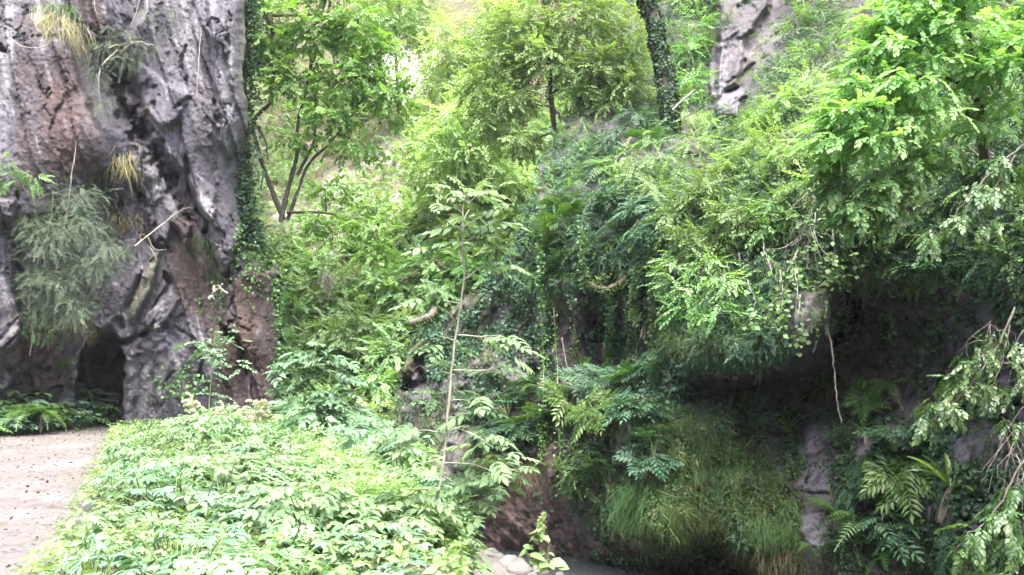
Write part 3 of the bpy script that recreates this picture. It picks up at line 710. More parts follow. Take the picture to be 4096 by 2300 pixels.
lm('dead', [G(.09, .075, .055), G(.16, .14, .11), G(.25, .23, .19)], 0.15, 0.8, 0.2, (1, 1, 1))
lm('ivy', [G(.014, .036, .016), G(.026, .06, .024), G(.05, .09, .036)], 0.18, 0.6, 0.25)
lm('yew', [G(.055, .085, .05), G(.09, .125, .075), G(.14, .175, .11)], 0.2, 0.6)
lm('moss', [G(.028, .048, .014), G(.05, .08, .024), G(.085, .125, .04)], 0.25, 0.7, 0.2)
lm('grass', [G(.035, .08, .022), G(.066, .135, .038), G(.11, .19, .062)], 0.35, 0.6, 0.3)
lm('straw', [G(.16, .14, .06), G(.28, .25, .13), G(.38, .34, .20)], 0.3, 0.7, 0.2, (1, 1, 1))
lm('mint', [G(.095, .18, .08), G(.165, .275, .14), G(.245, .36, .18)], 0.36, 0.6, 0.3, (1.1, 1.2, .65))
lm('bluemint', [G(.08, .165, .09), G(.14, .245, .15), G(.20, .31, .195)], 0.33, 0.6, 0.3, (1.1, 1.2, .65))
lm('bough', [G(.035, .08, .03), G(.06, .125, .04), G(.11, .19, .06)], 0.4, 0.4, 0.5)
lm('plume', [G(.42, .44, .26), G(.54, .55, .36), G(.64, .64, .46)], 0.3, 0.7, 0.2, (1, 1, .9))
B_dark = bark_mat('dark_bark', (.02, .017, .014), (.07, .06, .048))
B_grey = bark_mat('grey_bark', (.10, .09, .075), (.24, .22, .19))
B_pale = bark_mat('pale_bark', (.15, .14, .11), (.28, .265, .22))
B_moss = bark_mat('mossy_bark', (.03, .027, .014), (.085, .078, .035))
B_stem = bark_mat('green_stem', (.08, .13, .04), (.16, .22, .08))
B_wood = bark_mat('weathered_wood', (.06, .05, .04), (.14, .12, .10))

L2 = leaf2(); L2w = leaf2(0.36, 0.05, 0.14, 0.42); L2n = leaf2(0.17, 0.03, 0.12, 0.4); L4 = leaf4(); L4w = leaf4(0.38, 0.05, 0.18); L4n = leaf4(0.2, 0.04, 0.16)
TW = {
 'maple': [spray(L2w, 8, 0.34, 1.0, 0.3, 0.2) for _ in range(4)],
 'small': [spray(L2, 12, 0.21, 0.95, 0.25, 0.25) for _ in range(4)],
 'fine': [spray(L2, 16, 0.15, 0.95, 0.3, 0.3) for _ in range(4)],
 'round': [spray(L4w, 10, 0.25, 0.95, 0.3, 0.3) for _ in range(4)],
 'beech': [spray(leaf4(0.30, 0.04, 0.12), 11, 0.26, 0.9, 0.22, 0.28) for _ in range(4)],
 'pinn': [pinnate(L2n, 5, 0.40, d) for d in (0.2, 0.35, 0.5)],
 'pinn4': [pinnate(L4n, 4, 0.40, d) for d in (0.15, 0.3, 0.45)],
 'yew': [spray(leaf2(0.09, 0.01, 0.05), 26, 0.13, 1.0, 0.3, 0.35) for _ in range(4)],
 'ivyleaf': [leaf2(0.45, 0.03, 0.1, 0.3)],
 'tiny': [leaf2(0.42, 0.03, 0.1, 0.42)],
}
def lobe_pts(c, rad, n, up=0.25, shell=0.5):
    """points and outward directions in an uneven ellipsoid shell"""
    d = rng.normal(0, 1, (n * 3, 3)); d[:, 2] += up; d = norm(d)
    k = 0.75 + 0.45 * vnoise(d * 2.2 + c * 3.1, 7) + 0.2 * vnoise(d * 5 + c, 8)
    keep = rng.random(n * 3) < np.clip(0.55 + 1.1 * vnoise(d * 2.8 + c * 1.7, 9), 0.12, 1)
    d, k = d[keep][:n], k[keep][:n]
    r = (shell + (1 - shell) * rng.random(len(d)) ** 0.6) * k
    return c + d * r[:, None] * rad, d

def add_lobe(L, c, rad, n, sp, size, up=0.25, droop=0.25, flat=0.75, shell=0.45, asp=None, tb=None, twr=0.006):
    pts, d = lobe_pts(np.asarray(c, float), np.asarray(rad, float), n, up, shell)
    n = len(pts)
    dirs = d * np.array([1, 1, 0.45]) + rng.normal(0, 0.45, (n, 3)); dirs[:, 2] -= droop
    if asp is not None: dirs = dirs * 0.6 + np.asarray(asp)
    nn = np.array([0, 0, 1.0]) * flat + d * 0.45 + rng.normal(0, 0.28, (n, 3))
    L.add(scatter(TW[sp] if isinstance(sp, str) else sp, frames(dirs, nn), pts, size * rng.uniform(0.7, 1.25, n)))
    if tb is not None:
        for q in pts[rng.permutation(n)[:max(3, n // 14)]]:
            a = tb.nearest(q) if tb.pts else np.asarray(c)
            m = (a + q) / 2 + rng.normal(0, 0.06, 3) * np.linalg.norm(q - a)
            tb.add([a, m, q], twr * 1.3, twr * 0.5, 4, 3, keep=False)

def plant(name, label, cat, stems, lobes, mat, bark, sp, size, group=None, parts=('trunk', 'crown'), up=0.25, droop=0.25, limb=0.02, flat=0.75, shell=0.45, asp=None, twr=0.006, dens=1.0, sides=6):
    """stems: [(pixel path with depths), r0, r1]; lobes: (u, v, depth, ru, rv, depth radius m, sprays)"""
    tb = Tubes(); L = Leaves(); base = None
    for st in stems:
        pts = P(*np.array(st[0], float).T)
        if base is None: base = pts[0].copy()
        tb.add(pts, st[1], st[2], sides, 5, wob=st[3] if len(st) > 3 else 0.012)
    if base is None: c = lobes[0]; base = P(c[0], c[1] + c[4], c[2])
    for (u, v, d, ru, rv, rd, n) in lobes:
        c = P(u, v, d); rad = np.array([ru * d / FPX, rd, rv * d / FPX])
        if tb.pts and limb:
            a = tb.nearest(c + np.array([0, 0, -rad[2] * 0.6])); ln = np.linalg.norm(c - a)
            m = a * 0.45 + c * 0.55 + np.array([0, 0, 0.12 * ln]) + rng.normal(0, 0.05, 3) * ln
            tb.add([a, m, c], limb, limb * 0.4, 5, 5, wob=0.01)
        add_lobe(L, c, rad, int(n * dens), sp, size, up, droop, flat, shell, asp, tb, twr)
    o = thing(name, label, cat, base, group)
    if tb.V: obj(parts[0], tb.mesh(parts[0], bark, base), o)
    obj(parts[1], L.mesh(parts[1], mat, base), o)
    return o

def local_plant(tmpl_fn, parts_mats):
    """build a plant about the origin: returns dict part -> mesh"""
    return [(nm, me) for nm, me in tmpl_fn()]

def proto(name, meshes):
    """unlinked source for dup(): a list of (part, mesh)"""
    return (name, meshes)
def put(pr, label, cat, loc, rz=0.0, s=1.0, group=None, tilt=(0, 0)):
    o = thing(pr[0], label, cat, loc, group)
    o.rotation_euler = (tilt[0], tilt[1], rz); o.scale = (s,) * 3 if np.isscalar(s) else s
    for nm, me in pr[1]: obj(nm, me, o)
    return o

# ---- rosettes and clumps about the origin (z up), unit size
def rosette(tm, n, rise=(0.2, 0.9), s=(0.75, 1.1), inner=0.05):
    a = np.arange(n) * 2.399 + rng.normal(0, 0.2, n); r = rng.uniform(*rise, n)
    d = np.stack([np.cos(a), np.sin(a), np.zeros(n)], -1)
    # the frond templates rise by themselves; tip them up or down
    tip = rng.uniform(-0.25, 0.45, n)[:, None] * np.array([0, 0, 1.0])
    nn = np.array([0, 0, 1.0]) - d * tip[:, 2:3]
    return scatter(tm, frames(d + tip, nn), d * inner, rng.uniform(*s, n))

def fern_proto(n=11, arch=0.55, w=0.17, mat='fern', dead=0):
    L = Leaves(); L.add(rosette([frond(15, arch, w), frond(14, arch * 1.25, w * 0.9)], n))
    ms = [('fronds', L.mesh('fronds', LM[mat]))]
    if dead:
        D = Leaves(); a = rng.uniform(0, 6.28, dead); d = np.stack([np.cos(a) * 0.25, np.sin(a) * 0.25, -1 + 0 * a], -1)
        D.add(scatter([strap(5, 0.05, 0.15, 0.0)], frames(d, np.stack([np.cos(a), np.sin(a), 0.2 + 0 * a], -1)), d * 0.05 * np.array([1, 1, 0.2]), rng.uniform(0.4, 0.8, dead)))
        ms.append(('dead_fronds', D.mesh('dead_fronds', LM['dead'])))
    return proto('fern', ms)

def tongue_proto(n=10, dead=0, droop=0.5, w=0.07, mat='tongue', name='harts_tongue_fern'):
    L = Leaves(); L.add(rosette([strap(6, w, droop, 0.75), strap(6, w * 0.9, droop * 1.5, 0.7)], n))
    ms = [('fronds', L.mesh('fronds', LM[mat]))]
    if dead:
        D = Leaves(); a = rng.uniform(0, 6.28, dead); d = np.stack([np.cos(a) * 0.3, np.sin(a) * 0.3, -1 + 0 * a], -1)
        D.add(scatter([strap(5, 0.06, 0.15, 0.0)], frames(d, np.stack([np.cos(a), np.sin(a), 0.2 + 0 * a], -1)), d * 0.04 * np.array([1, 1, 0.2]), rng.uniform(0.5, 0.95, dead)))
        ms.append(('dead_fronds', D.mesh('dead_fronds', LM['dead'])))
    return proto(name, ms)

def pinnate_proto(n=11, mat='elder', h=0.7, sz=0.5, name='elder_shrub', four=False, spread=0.35, lay=2):
    """arching stems that end in tiers of pinnate leaves; about one unit across"""
    tb = Tubes(); L = Leaves()
    for k in range(n):
        a = k * 2.399 + rng.normal(0, 0.3); r = spread * math.sqrt((k + 0.5) / n) * rng.uniform(0.8, 1.2); z = h * rng.uniform(0.6, 1.1) * (1 - 0.25 * r / spread)
        top = np.array([r * math.cos(a), r * math.sin(a), z])
        tb.add([[0.02 * math.cos(a), 0.02 * math.sin(a), -0.08], [0.45 * r * math.cos(a), 0.45 * r * math.sin(a), z * 0.6], top], 0.012, 0.005, 5, 4)
        m = rng.integers(3, 6) + lay; b = a + rng.normal(0, 0.5, m) + np.linspace(-1.5, 1.5, m)
        d = np.stack([np.cos(b), np.sin(b), rng.uniform(-0.15, 0.45, m)], -1)
        tt = rng.uniform(0.72, 1.0, m)[:, None]
        o = top * tt
        L.add(scatter(TW['pinn4' if four else 'pinn'], frames(d, np.array([0, 0, 1.0]) + rng.normal(0, 0.2, (m, 3)) + d * 0.15), o, sz * rng.uniform(0.65, 1.1, m)))
    return proto(name, [('stem', tb.mesh('stem', B_stem)), ('foliage', L.mesh('foliage', LM[mat]))])

def herb_proto(kind, mat, n=20, h=0.62, spread=0.42, sz=0.24, name='herb_clump'):
    tb = Tubes(); L = Leaves()
    if kind == 'palm': tm = [palmate(leaf4(0.27, 0.05, 0.2), 5, 0.72, 2.6), palmate(leaf4(0.31, 0.05, 0.22), 3, 0.8, 2.3), palmate(leaf4(0.25, 0.04, 0.25), 5, 0.75, 2.9)]
    elif kind == 'pinn': tm = [pinnate(leaf4(0.25, 0.04, 0.2), 3, 0.5, 0.2), pinnate(leaf4(0.23, 0.04, 0.2), 4, 0.42, 0.3), pinnate(leaf4(0.27, 0.05, 0.2), 2, 0.55, 0.15)]
    else: tm = [pinnate(leaf4(0.34, 0.05, 0.2), 2, 0.5, 0.2), palmate(leaf4(0.42, 0.06, 0.25), 3, 0.7, 2.4)]
    for k in range(n):
        a = k * 2.399 + rng.normal(0, 0.4); r = spread * math.sqrt((k + 0.6) / n)
        z = h * (1.0 - 0.35 * (r / spread) ** 2) * rng.uniform(0.72, 1.12)
        if k % 4 == 3: z *= 0.6
        top = np.array([r * math.cos(a), r * math.sin(a), z])
        tb.add([top * np.array([.25, .25, 0]) + np.array([0, 0, -0.1]), top * np.array([.55, .55, .6]), top], 0.006, 0.003, 4, 4)
        m = 1 if kind != 'pinn' else 2
        b = a + rng.normal(0, 0.6, m) + (np.arange(m) * 2.2)
        d = np.stack([np.cos(b), np.sin(b), rng.normal(-0.02, 0.16, m)], -1)
        L.add(scatter(tm, frames(d, np.array([0, 0, 1.0]) + rng.normal(0, 0.16, (m, 3))), np.repeat(top[None], m, 0), sz * rng.uniform(0.75, 1.25, m)))
        if rng.random() < 0.5:
            d2 = np.array([[math.cos(a + 1.5), math.sin(a + 1.5), 0.05]])
            L.add(scatter(tm, frames(d2, np.array([[0, 0, 1.0]])), top[None] * np.array([.6, .6, .62]), sz * 0.7))
    return proto(name, [('stem', tb.mesh('stem', B_stem)), ('foliage', L.mesh('foliage', LM[mat]))])

def tuft_proto(n=90, mat='grass', arch=1.1, w=0.011, up=0.55, name='grass_tuft', hang=0.0, part='blades'):
    L = Leaves(); a = rng.uniform(0, 6.28, n)
    d = np.stack([np.cos(a), np.sin(a), rng.uniform(-0.3, 0.6, n) - hang], -1)
    o = np.stack([rng.normal(0, 0.06, n), rng.normal(0, 0.06, n), rng.normal(0, 0.02, n)], -1)
    nn = np.array([0, 0, 1.0]) + rng.normal(0, 0.2, (n, 3))
    L.add(scatter([blade(arch, w, 5, up), blade(arch * 1.3, w * 0.8, 5, up * 0.9)], frames(d, nn), o, rng.uniform(0.5, 1.1, n)))
    return proto(name, [(part, L.mesh(part, LM[mat]))])

def curtain(name, label, cat, pts, n, length, mat, w=0.02, group=None, part='blades', out=0.25, kind=None, jit=(0.25, 0.1)):
    """hanging blades along a world polyline of attachment points with outward normals"""
    p = spline([q for q, _ in pts], 6); nn = spline([m for _, m in pts], 6)
    k = rng.integers(0, len(p), n); o = p[k] + rng.normal(0, 1, (n, 3)) * np.array([jit[0], jit[0] * 0.4, jit[1]])
    d = nn[k] * out * rng.uniform(0.3, 1.6, n)[:, None] + np.array([0, 0, -1.0]) + rng.normal(0, 0.30, (n, 3))
    o[:, 2] -= rng.random(n) ** 1.5 * length * 0.55
    L = Leaves(); L.add(scatter([blade(0.15, w, 5, 0.12), blade(-0.1, w * 0.8, 5, -0.02), blade(0.5, w * .7, 5, 0.35)], frames(d, nn[k] + rng.normal(0, 0.4, (n, 3))), o, length * rng.uniform(0.4, 1.15, n)))
    b = p[len(p) // 2]
    o = obj(name, L.mesh(name, LM[mat], b)); o.location = tuple(b)
    return tag(o, label, cat, group, kind)

def cover(name, label, sheet, dens, box, n, tm, mat, size, lean=0.5, down=0.3, off=0.03, kind='stuff', spread=0.5, cat=None, group=None, tang=None):
    pt, nn, k = sheet.sample(n, dens, box)
    d = rng.normal(0, spread, (n, 3)) + nn * 0.25; d[:, 2] -= down
    nr = nn * (1 - lean) + np.array([0, 0, lean]) + rng.normal(0, 0.3, (n, 3))
    pt = pt + nn * (off * rng.random(n) ** 0.7)[:, None]
    b = pt.mean(0)
    L = Leaves(); L.add(scatter(TW[tm] if isinstance(tm, str) else tm, frames(d, nr), pt, size * rng.uniform(0.6, 1.3, n)))
    o = obj(name, L.mesh(name, LM[mat], b)); o.location = tuple(b)
    return tag(o, label, cat, group, kind)

def strand(name, label, path, d, r, n, leaf, mat, bark, size, group=None, cat='vine', wobble=0.03, spreadr=0.06, parts=('stem', 'leaves')):
    """a hanging or climbing stem with leaves along it"""
    pts = P(*np.array([(u, v, d if np.isscalar(d) else dd) for (u, v), dd in zip(path, [d] * len(path) if np.isscalar(d) else d)], float).T)
    tb = Tubes(); p = tb.add(pts, r, r * 0.6, 6, 6, wobble)
    o = thing(name, label, cat, pts[0], group); obj(parts[0], tb.mesh(parts[0], bark, pts[0]), o)
    if n:
        k = rng.integers(0, len(p) - 1, n); t = rng.random((n, 1)); q = p[k] * (1 - t) + p[k + 1] * t
        dd = norm(rng.normal(0, 1, (n, 3)) + np.array([0, -0.9, 0])); dd[:, 2] -= 0.25
        L = Leaves(); L.add(scatter(TW[leaf] if isinstance(leaf, str) else leaf, frames(dd, np.array([0, -0.6, 0.7]) + rng.normal(0, 0.4, (n, 3))), q + dd * rng.uniform(r, r + spreadr, n)[:, None], size * rng.uniform(0.6, 1.3, n)))
        obj(parts[1], L.mesh(parts[1], mat, pts[0]), o)
    return o
# ================================================================== what grows and lies in the gorge
FWD = np.array([0, CP, SP])
def dep(sh, u, v, off=0.0):
    p, n = sh.at(u, v); return float((p - EYE) @ FWD) - off
RR = lambda u, v, o=0.3: dep(right, u, v, o)
LL = lambda u, v, o=0.2: dep(left, u, v, o)
MM = lambda u, v, o=0.5: dep(mid, u, v, o)
def gp(u, v, z=0.0):
    d = depth_on_z(v, z); return P(u, v, d)
def onground(x, y): return np.array([x, y, float(ground_z(np.array(float(x)), np.array(float(y))))])
def lobes(sh, off, rd, n, L): return [(u, v, dep(sh, u, v, off), ru, rv, rd, int(n * ru * rv / 12000)) for (u, v, ru, rv) in L]

# ---------------------------------------------------------------- trees
plant('sycamore_tree', 'dark-stemmed leafy tree forking from a ledge at the corner of the cave cliff', 'tree',
  [([(1122, 890, 26.2), (1150, 760, 26.2), (1188, 620, 26.0), (1192, 500, 26.0), (1250, 250, 25.6), (1310, 60, 25.3), (1350, -220, 25)], .085, .03),
   ([(1150, 880, 26.3), (1200, 740, 26.1), (1240, 650, 26.0), (1330, 560, 25.6), (1430, 430, 25.2)], .07, .02),
   ([(1135, 880, 26.3), (1065, 700, 26.2), (1030, 590, 26.0), (1012, 490, 25.8), (1080, 410, 25.7), (1086, 330, 25.7), (1150, 200, 25.6), (1285, 60, 25.4), (1300, -150, 25.4)], .085, .03),
   ([(1010, 480, 25.8), (1060, 560, 25.6), (1070, 640, 25.6)], .05, .02), ([(1030, 590, 26.0), (1055, 660, 25.8), (1045, 760, 25.8)], .045, .02),
   ([(1150, 850, 26.2), (1280, 850, 25.6), (1400, 870, 25.2), (1470, 880, 25.0)], .05, .02), ([(1190, 700, 26), (1255, 560, 25.8), (1262, 400, 25.6), (1285, 280, 25.5)], .06, .02),
   ([(1090, 62, 25.5), (1200, 60, 25.4), (1300, 64, 25.2), (1470, 84, 25.0)], .05, .02), ([(1060, 60, 25.5), (1085, 110, 25.5), (1092, 160, 25.6)], .09, .05)],
  [(1060, 120, 25.6, 100, 150, 1.0, 120), (1250, 140, 25.2, 170, 140, 1.3, 210), (1420, 110, 25.0, 150, 110, 1.2, 150), (1180, 330, 25.4, 150, 110, 1.2, 130), (1420, 310, 25.0, 170, 110, 1.2, 190), (1560, 390, 24.8, 110, 80, 1.0, 100),
   (1330, 470, 25.2, 150, 80, 1.1, 110), (1500, 220, 25.0, 110, 90, 1.0, 80), (1250, -120, 25.2, 250, 130, 1.5, 260), (1080, 250, 25.8, 70, 90, .8, 70), (1030, -80, 25.6, 90, 130, 1, 110), (1200, 560, 25.6, 90, 50, .8, 32), (1420, 590, 25.2, 130, 60, .9, 45), (1300, 760, 25.4, 90, 50, .8, 28), (1470, 900, 25.0, 110, 55, .9, 60), (1520, 1010, 25.0, 80, 60, .8, 46), (1260, 890, 25.4, 110, 30, .8, 34), (1350, 950, 25.2, 90, 40, .7, 26)],
  LM['sycamore'], B_dark, 'maple', .40, dens=1.15, droop=.3, limb=.03, shell=.3, twr=.008)
plant('hornbeam_tree', 'airy pale green layered tree with bare dark lower twigs left of the ivy-clad trunk', 'tree',
  [([(2240, 700, 24.6), (2225, 560, 24.6), (2213, 480, 24.6), (2200, 330, 24.5), (2192, 150, 24.4), (2165, -80, 24.2)], .10, .04), ([(2410, 720, 23.6), (2372, 570, 23.8), (2350, 470, 24), (2335, 380, 24.1), (2300, 260, 24.2)], .13, .06, .03),
   ([(2345, 480, 24), (2290, 484, 24), (2240, 470, 24), (2215, 430, 24.1), (2150, 420, 24.2)], .06, .02, .03), ([(2214, 530, 24.6), (2180, 540, 24.5), (2150, 560, 24.4), (2105, 565, 24.4)], .045, .015, .02), ([(2205, 400, 24.6), (2140, 370, 24.4), (2060, 350, 24.2)], .045, .015),
   ([(2340, 420, 24), (2400, 300, 23.9), (2440, 190, 23.9), (2500, 90, 23.8)], .07, .025), ([(2222, 600, 24.6), (2175, 620, 24.4), (2140, 680, 24.4)], .03, .012, .02), ([(2350, 490, 24), (2385, 500, 23.8), (2440, 560, 23.6)], .05, .02, .03), ([(2205, 380, 24.6), (2260, 330, 24.3), (2330, 310, 24.1)], .04, .015)],
  [(2080, 130, 24.3, 170, 130, 1.2, 330), (2330, 90, 24.0, 200, 130, 1.4, 420), (2520, 180, 23.7, 90, 110, .9, 170), (1990, 250, 24.6, 100, 100, 1.0, 200), (2190, 270, 24.2, 190, 80, 1.3, 300), (2420, 270, 23.8, 150, 70, 1.1, 220), (2050, 400, 24.3, 120, 70, 1.0, 170), (2500, 350, 23.5, 80, 50, .8, 90),
   (1950, 480, 24.6, 80, 100, .9, 160), (2090, 560, 24.3, 80, 60, .8, 90), (2280, -110, 24.2, 300, 120, 1.6, 450), (2330, 380, 24.0, 80, 50, .7, 80), (1910, 350, 24.8, 80, 80, .9, 130), (2260, 640, 24.0, 60, 40, .5, 40), (2440, 420, 23.7, 60, 40, .5, 50), (2150, 180, 24, 120, 60, 1, 110)],
  LM['lime'], B_dark, 'small', .52, droop=.22, limb=.02, shell=.25, twr=.006)
for lab, d, st, lb, m, n in [
  ('sunlit pale yellow tree leaning down the slope between the two big trees', 29, [([(1900, 900, 29.5), (1880, 740, 29.3), (1850, 600, 29), (1830, 430, 29)], .09, .04)], [(1810, 520, 130, 110), (1900, 430, 100, 100), (1860, 640, 150, 90), (1750, 720, 130, 80), (2010, 700, 120, 90), (1720, 600, 70, 70), (1950, 600, 90, 80), (2080, 780, 90, 70)], 'yellow', 150),
  ('pale feathery treetop beneath the gap of white sky', 36, [([(1830, 600, 37), (1800, 400, 36.5), (1790, 200, 36), (1780, 60, 36)], .12, .05)], [(1760, 330, 70, 60), (1790, 230, 90, 70), (1800, 140, 80, 50), (1740, 430, 80, 60), (1900, 250, 90, 110), (1980, 130, 80, 100), (2020, 20, 80, 80)], 'yellow', 150),
  ('faded yellowish tree in front of the far pale cliff', 40, [([(1600, 520, 41), (1590, 330, 40.5), (1580, 150, 40), (1600, 0, 40)], .12, .05)], [(1560, 60, 110, 80), (1660, 40, 90, 70), (1590, 160, 90, 60), (1500, 20, 80, 80), (1680, 140, 60, 60), (1620, -80, 160, 90), (1450, 160, 70, 50)], 'yellow', 110)]:
    plant('broadleaf_tree', lab, 'tree', st, [(u, v, d, ru, rv, 1.8, int(n * ru * rv / 9000)) for u, v, ru, rv in lb], LM[m], B_grey, 'small', d * .023, group='pale trees at the head of the gorge', limb=.03, shell=.2, droop=.15)
plant('spruce_tree', 'thin grey conifer standing against the white sky gap', 'tree', [([(1890, 560, 44), (1905, 300, 44), (1900, 30, 44)], .16, .03)],
  [(1905, 60, 44, 30, 40, .7, 40), (1900, 130, 44, 60, 45, 1.1, 70), (1905, 210, 44, 80, 50, 1.4, 90), (1900, 300, 44, 90, 60, 1.6, 110)], LM['yew'], B_grey, 'yew', 1.0, droop=.5, limb=.03)

# ivy-clad leaning trunk
iv = [(2705, 600), (2690, 540), (2680, 440), (2662, 330), (2640, 200), (2618, 90), (2590, 0), (2560, -120), (2545, -260)]
tb = Tubes(); pts = P([a for a, b in iv], [b for a, b in iv], 22.2); pl = tb.add(pts, .17, .16, 10, 8, .01)
o = thing('ivy_clad_tree', 'tall leaning tree trunk wrapped in dark glossy ivy', 'tree', pts[0]); obj('trunk', tb.mesh('trunk', B_dark, pts[0]), o)
n = 8500; k = rng.integers(0, len(pl), n); a = rng.uniform(0, 6.28, n); rad = np.stack([np.cos(a), np.sin(a), 0 * a], -1)
keep = vnoise(pl[k] * np.array([2.2, 2.2, 1.1]) + rad * 1.2, 31) > -.62; k, a, rad = k[keep], a[keep], rad[keep]; n = len(k)
q = pl[k] + rad * (0.14 + 0.09 * rng.random(n) + 0.06 * vnoise(pl[k] * 1.3 + rad, 3))[:, None] + rng.normal(0, .05, (n, 3)) * np.array([.3, .3, 1])
L = Leaves(); L.add(scatter(TW['ivyleaf'], frames(rad * .5 + rng.normal(0, .4, (n, 3)) - np.array([0, 0, .8]), rad + rng.normal(0, .35, (n, 3)) + np.array([0, 0, .3])), q, rng.uniform(.07, .13, n)))
obj('ivy', L.mesh('ivy', LM['ivy'], pts[0]), o)

# big beech-leaved tree reaching in from the upper corner
plant('hornbeam_tree', 'bright lime green tree with large drooping leafy boughs above the overhang', 'tree',
  [([(3940, 640, 12.6), (3920, 480, 12.0), (3905, 330, 11.6), (3898, 220, 11.4), (3860, 60, 11.2), (3840, -120, 11)], .075, .02), ([(3906, 240, 11.5), (3950, 150, 11.3), (3985, 40, 11.2)], .035, .012), ([(3912, 400, 11.8), (3830, 330, 11.4), (3720, 300, 11.0), (3600, 330, 10.8)], .03, .01), ([(3920, 470, 12), (3760, 420, 11.4), (3600, 390, 11), (3440, 420, 10.8)], .03, .01), ([(3900, 300, 11.6), (3780, 180, 11.2), (3640, 140, 11)], .028, .01), ([(3920, 440, 12), (4020, 330, 11.6), (4100, 260, 11.4)], .03, .01)],
  [(3580, 115, 11.1, 157.5, 30.6, 0.7, 62), (3542.5, 197.8, 10.85, 165, 30.6, 0.7, 62), (3800, 25, 11.2, 231, 44.2, 0.9, 105), (3745, 144.6, 10.95, 242, 44.2, 0.9, 105), (3970, 180, 11.4, 168, 40.8, 0.8, 75), (3930, 290.4, 11.15, 176, 40.8, 0.8, 75), (3650, 270, 10.9, 199.5, 27.2, 0.7, 70), (3602.5, 343.6, 10.65, 209, 27.2, 0.7, 70), (3440, 385, 10.8, 157.5, 23.8, 0.6, 52), (3402.5, 449.4, 10.55, 165, 23.8, 0.6, 52), (3330, 510, 10.8, 126, 20.4, 0.5, 35), (3300, 565.2, 10.55, 132, 20.4, 0.5, 35), (3700, 415, 11.1, 199.5, 23.8, 0.7, 60), (3652.5, 479.4, 10.85, 209, 23.8, 0.7, 60), (3950, 430, 11.7, 136.5, 27.2, 0.7, 40), (3917.5, 503.6, 11.45, 143, 27.2, 0.7, 40), (4110, 40, 11.4, 157.5, 61.2, 0.9, 90), (4072.5, 205.6, 11.15, 165, 61.2, 0.9, 90),
   (3510, 510, 10.8, 136.5, 20.4, 0.5, 40), (3477.5, 565.2, 10.55, 143, 20.4, 0.5, 40), (3620, -10, 11.2, 168, 27.2, 0.7, 50), (3580, 63.6, 10.95, 176, 27.2, 0.7, 50), (3900, -165, 11.2, 273, 37.4, 1, 90), (3835, -63.8, 10.95, 286, 37.4, 1, 90), (3420, 270, 11, 73.5, 20.4, 0.4, 22), (3402.5, 325.2, 10.75, 77, 20.4, 0.4, 22)],
  LM['lime'], B_dark, 'beech', .26, dens=1.5, droop=.22, flat=1.3, limb=.012, shell=.1, twr=.004, asp=(-.35, -.1, -.1))
plant('hazel_shrub', 'fresh green arching bough with rounded leaves hanging just below the lime tree', 'shrub',
  [([(3980, 620, 13.0), (3850, 600, 12.0), (3700, 660, 11.4), (3560, 740, 11.1), (3440, 830, 11.0)], .04, .01)],
  [(3740, 610, 11.4, 130, 50, .5, 65), (3620, 690, 11.2, 130, 55, .5, 75), (3500, 770, 11.0, 120, 60, .5, 85), (3420, 840, 10.9, 80, 50, .4, 50), (3560, 850, 11.2, 90, 40, .4, 40), (3350, 660, 11, 60, 60, .3, 34), (3330, 740, 11, 30, 70, .2, 22)],
  LM['hazel'], B_grey, 'beech', .27, dens=1.5, group=None, droop=.4, limb=.01, shell=.25, asp=(-.4, -.1, -.15), twr=.004)

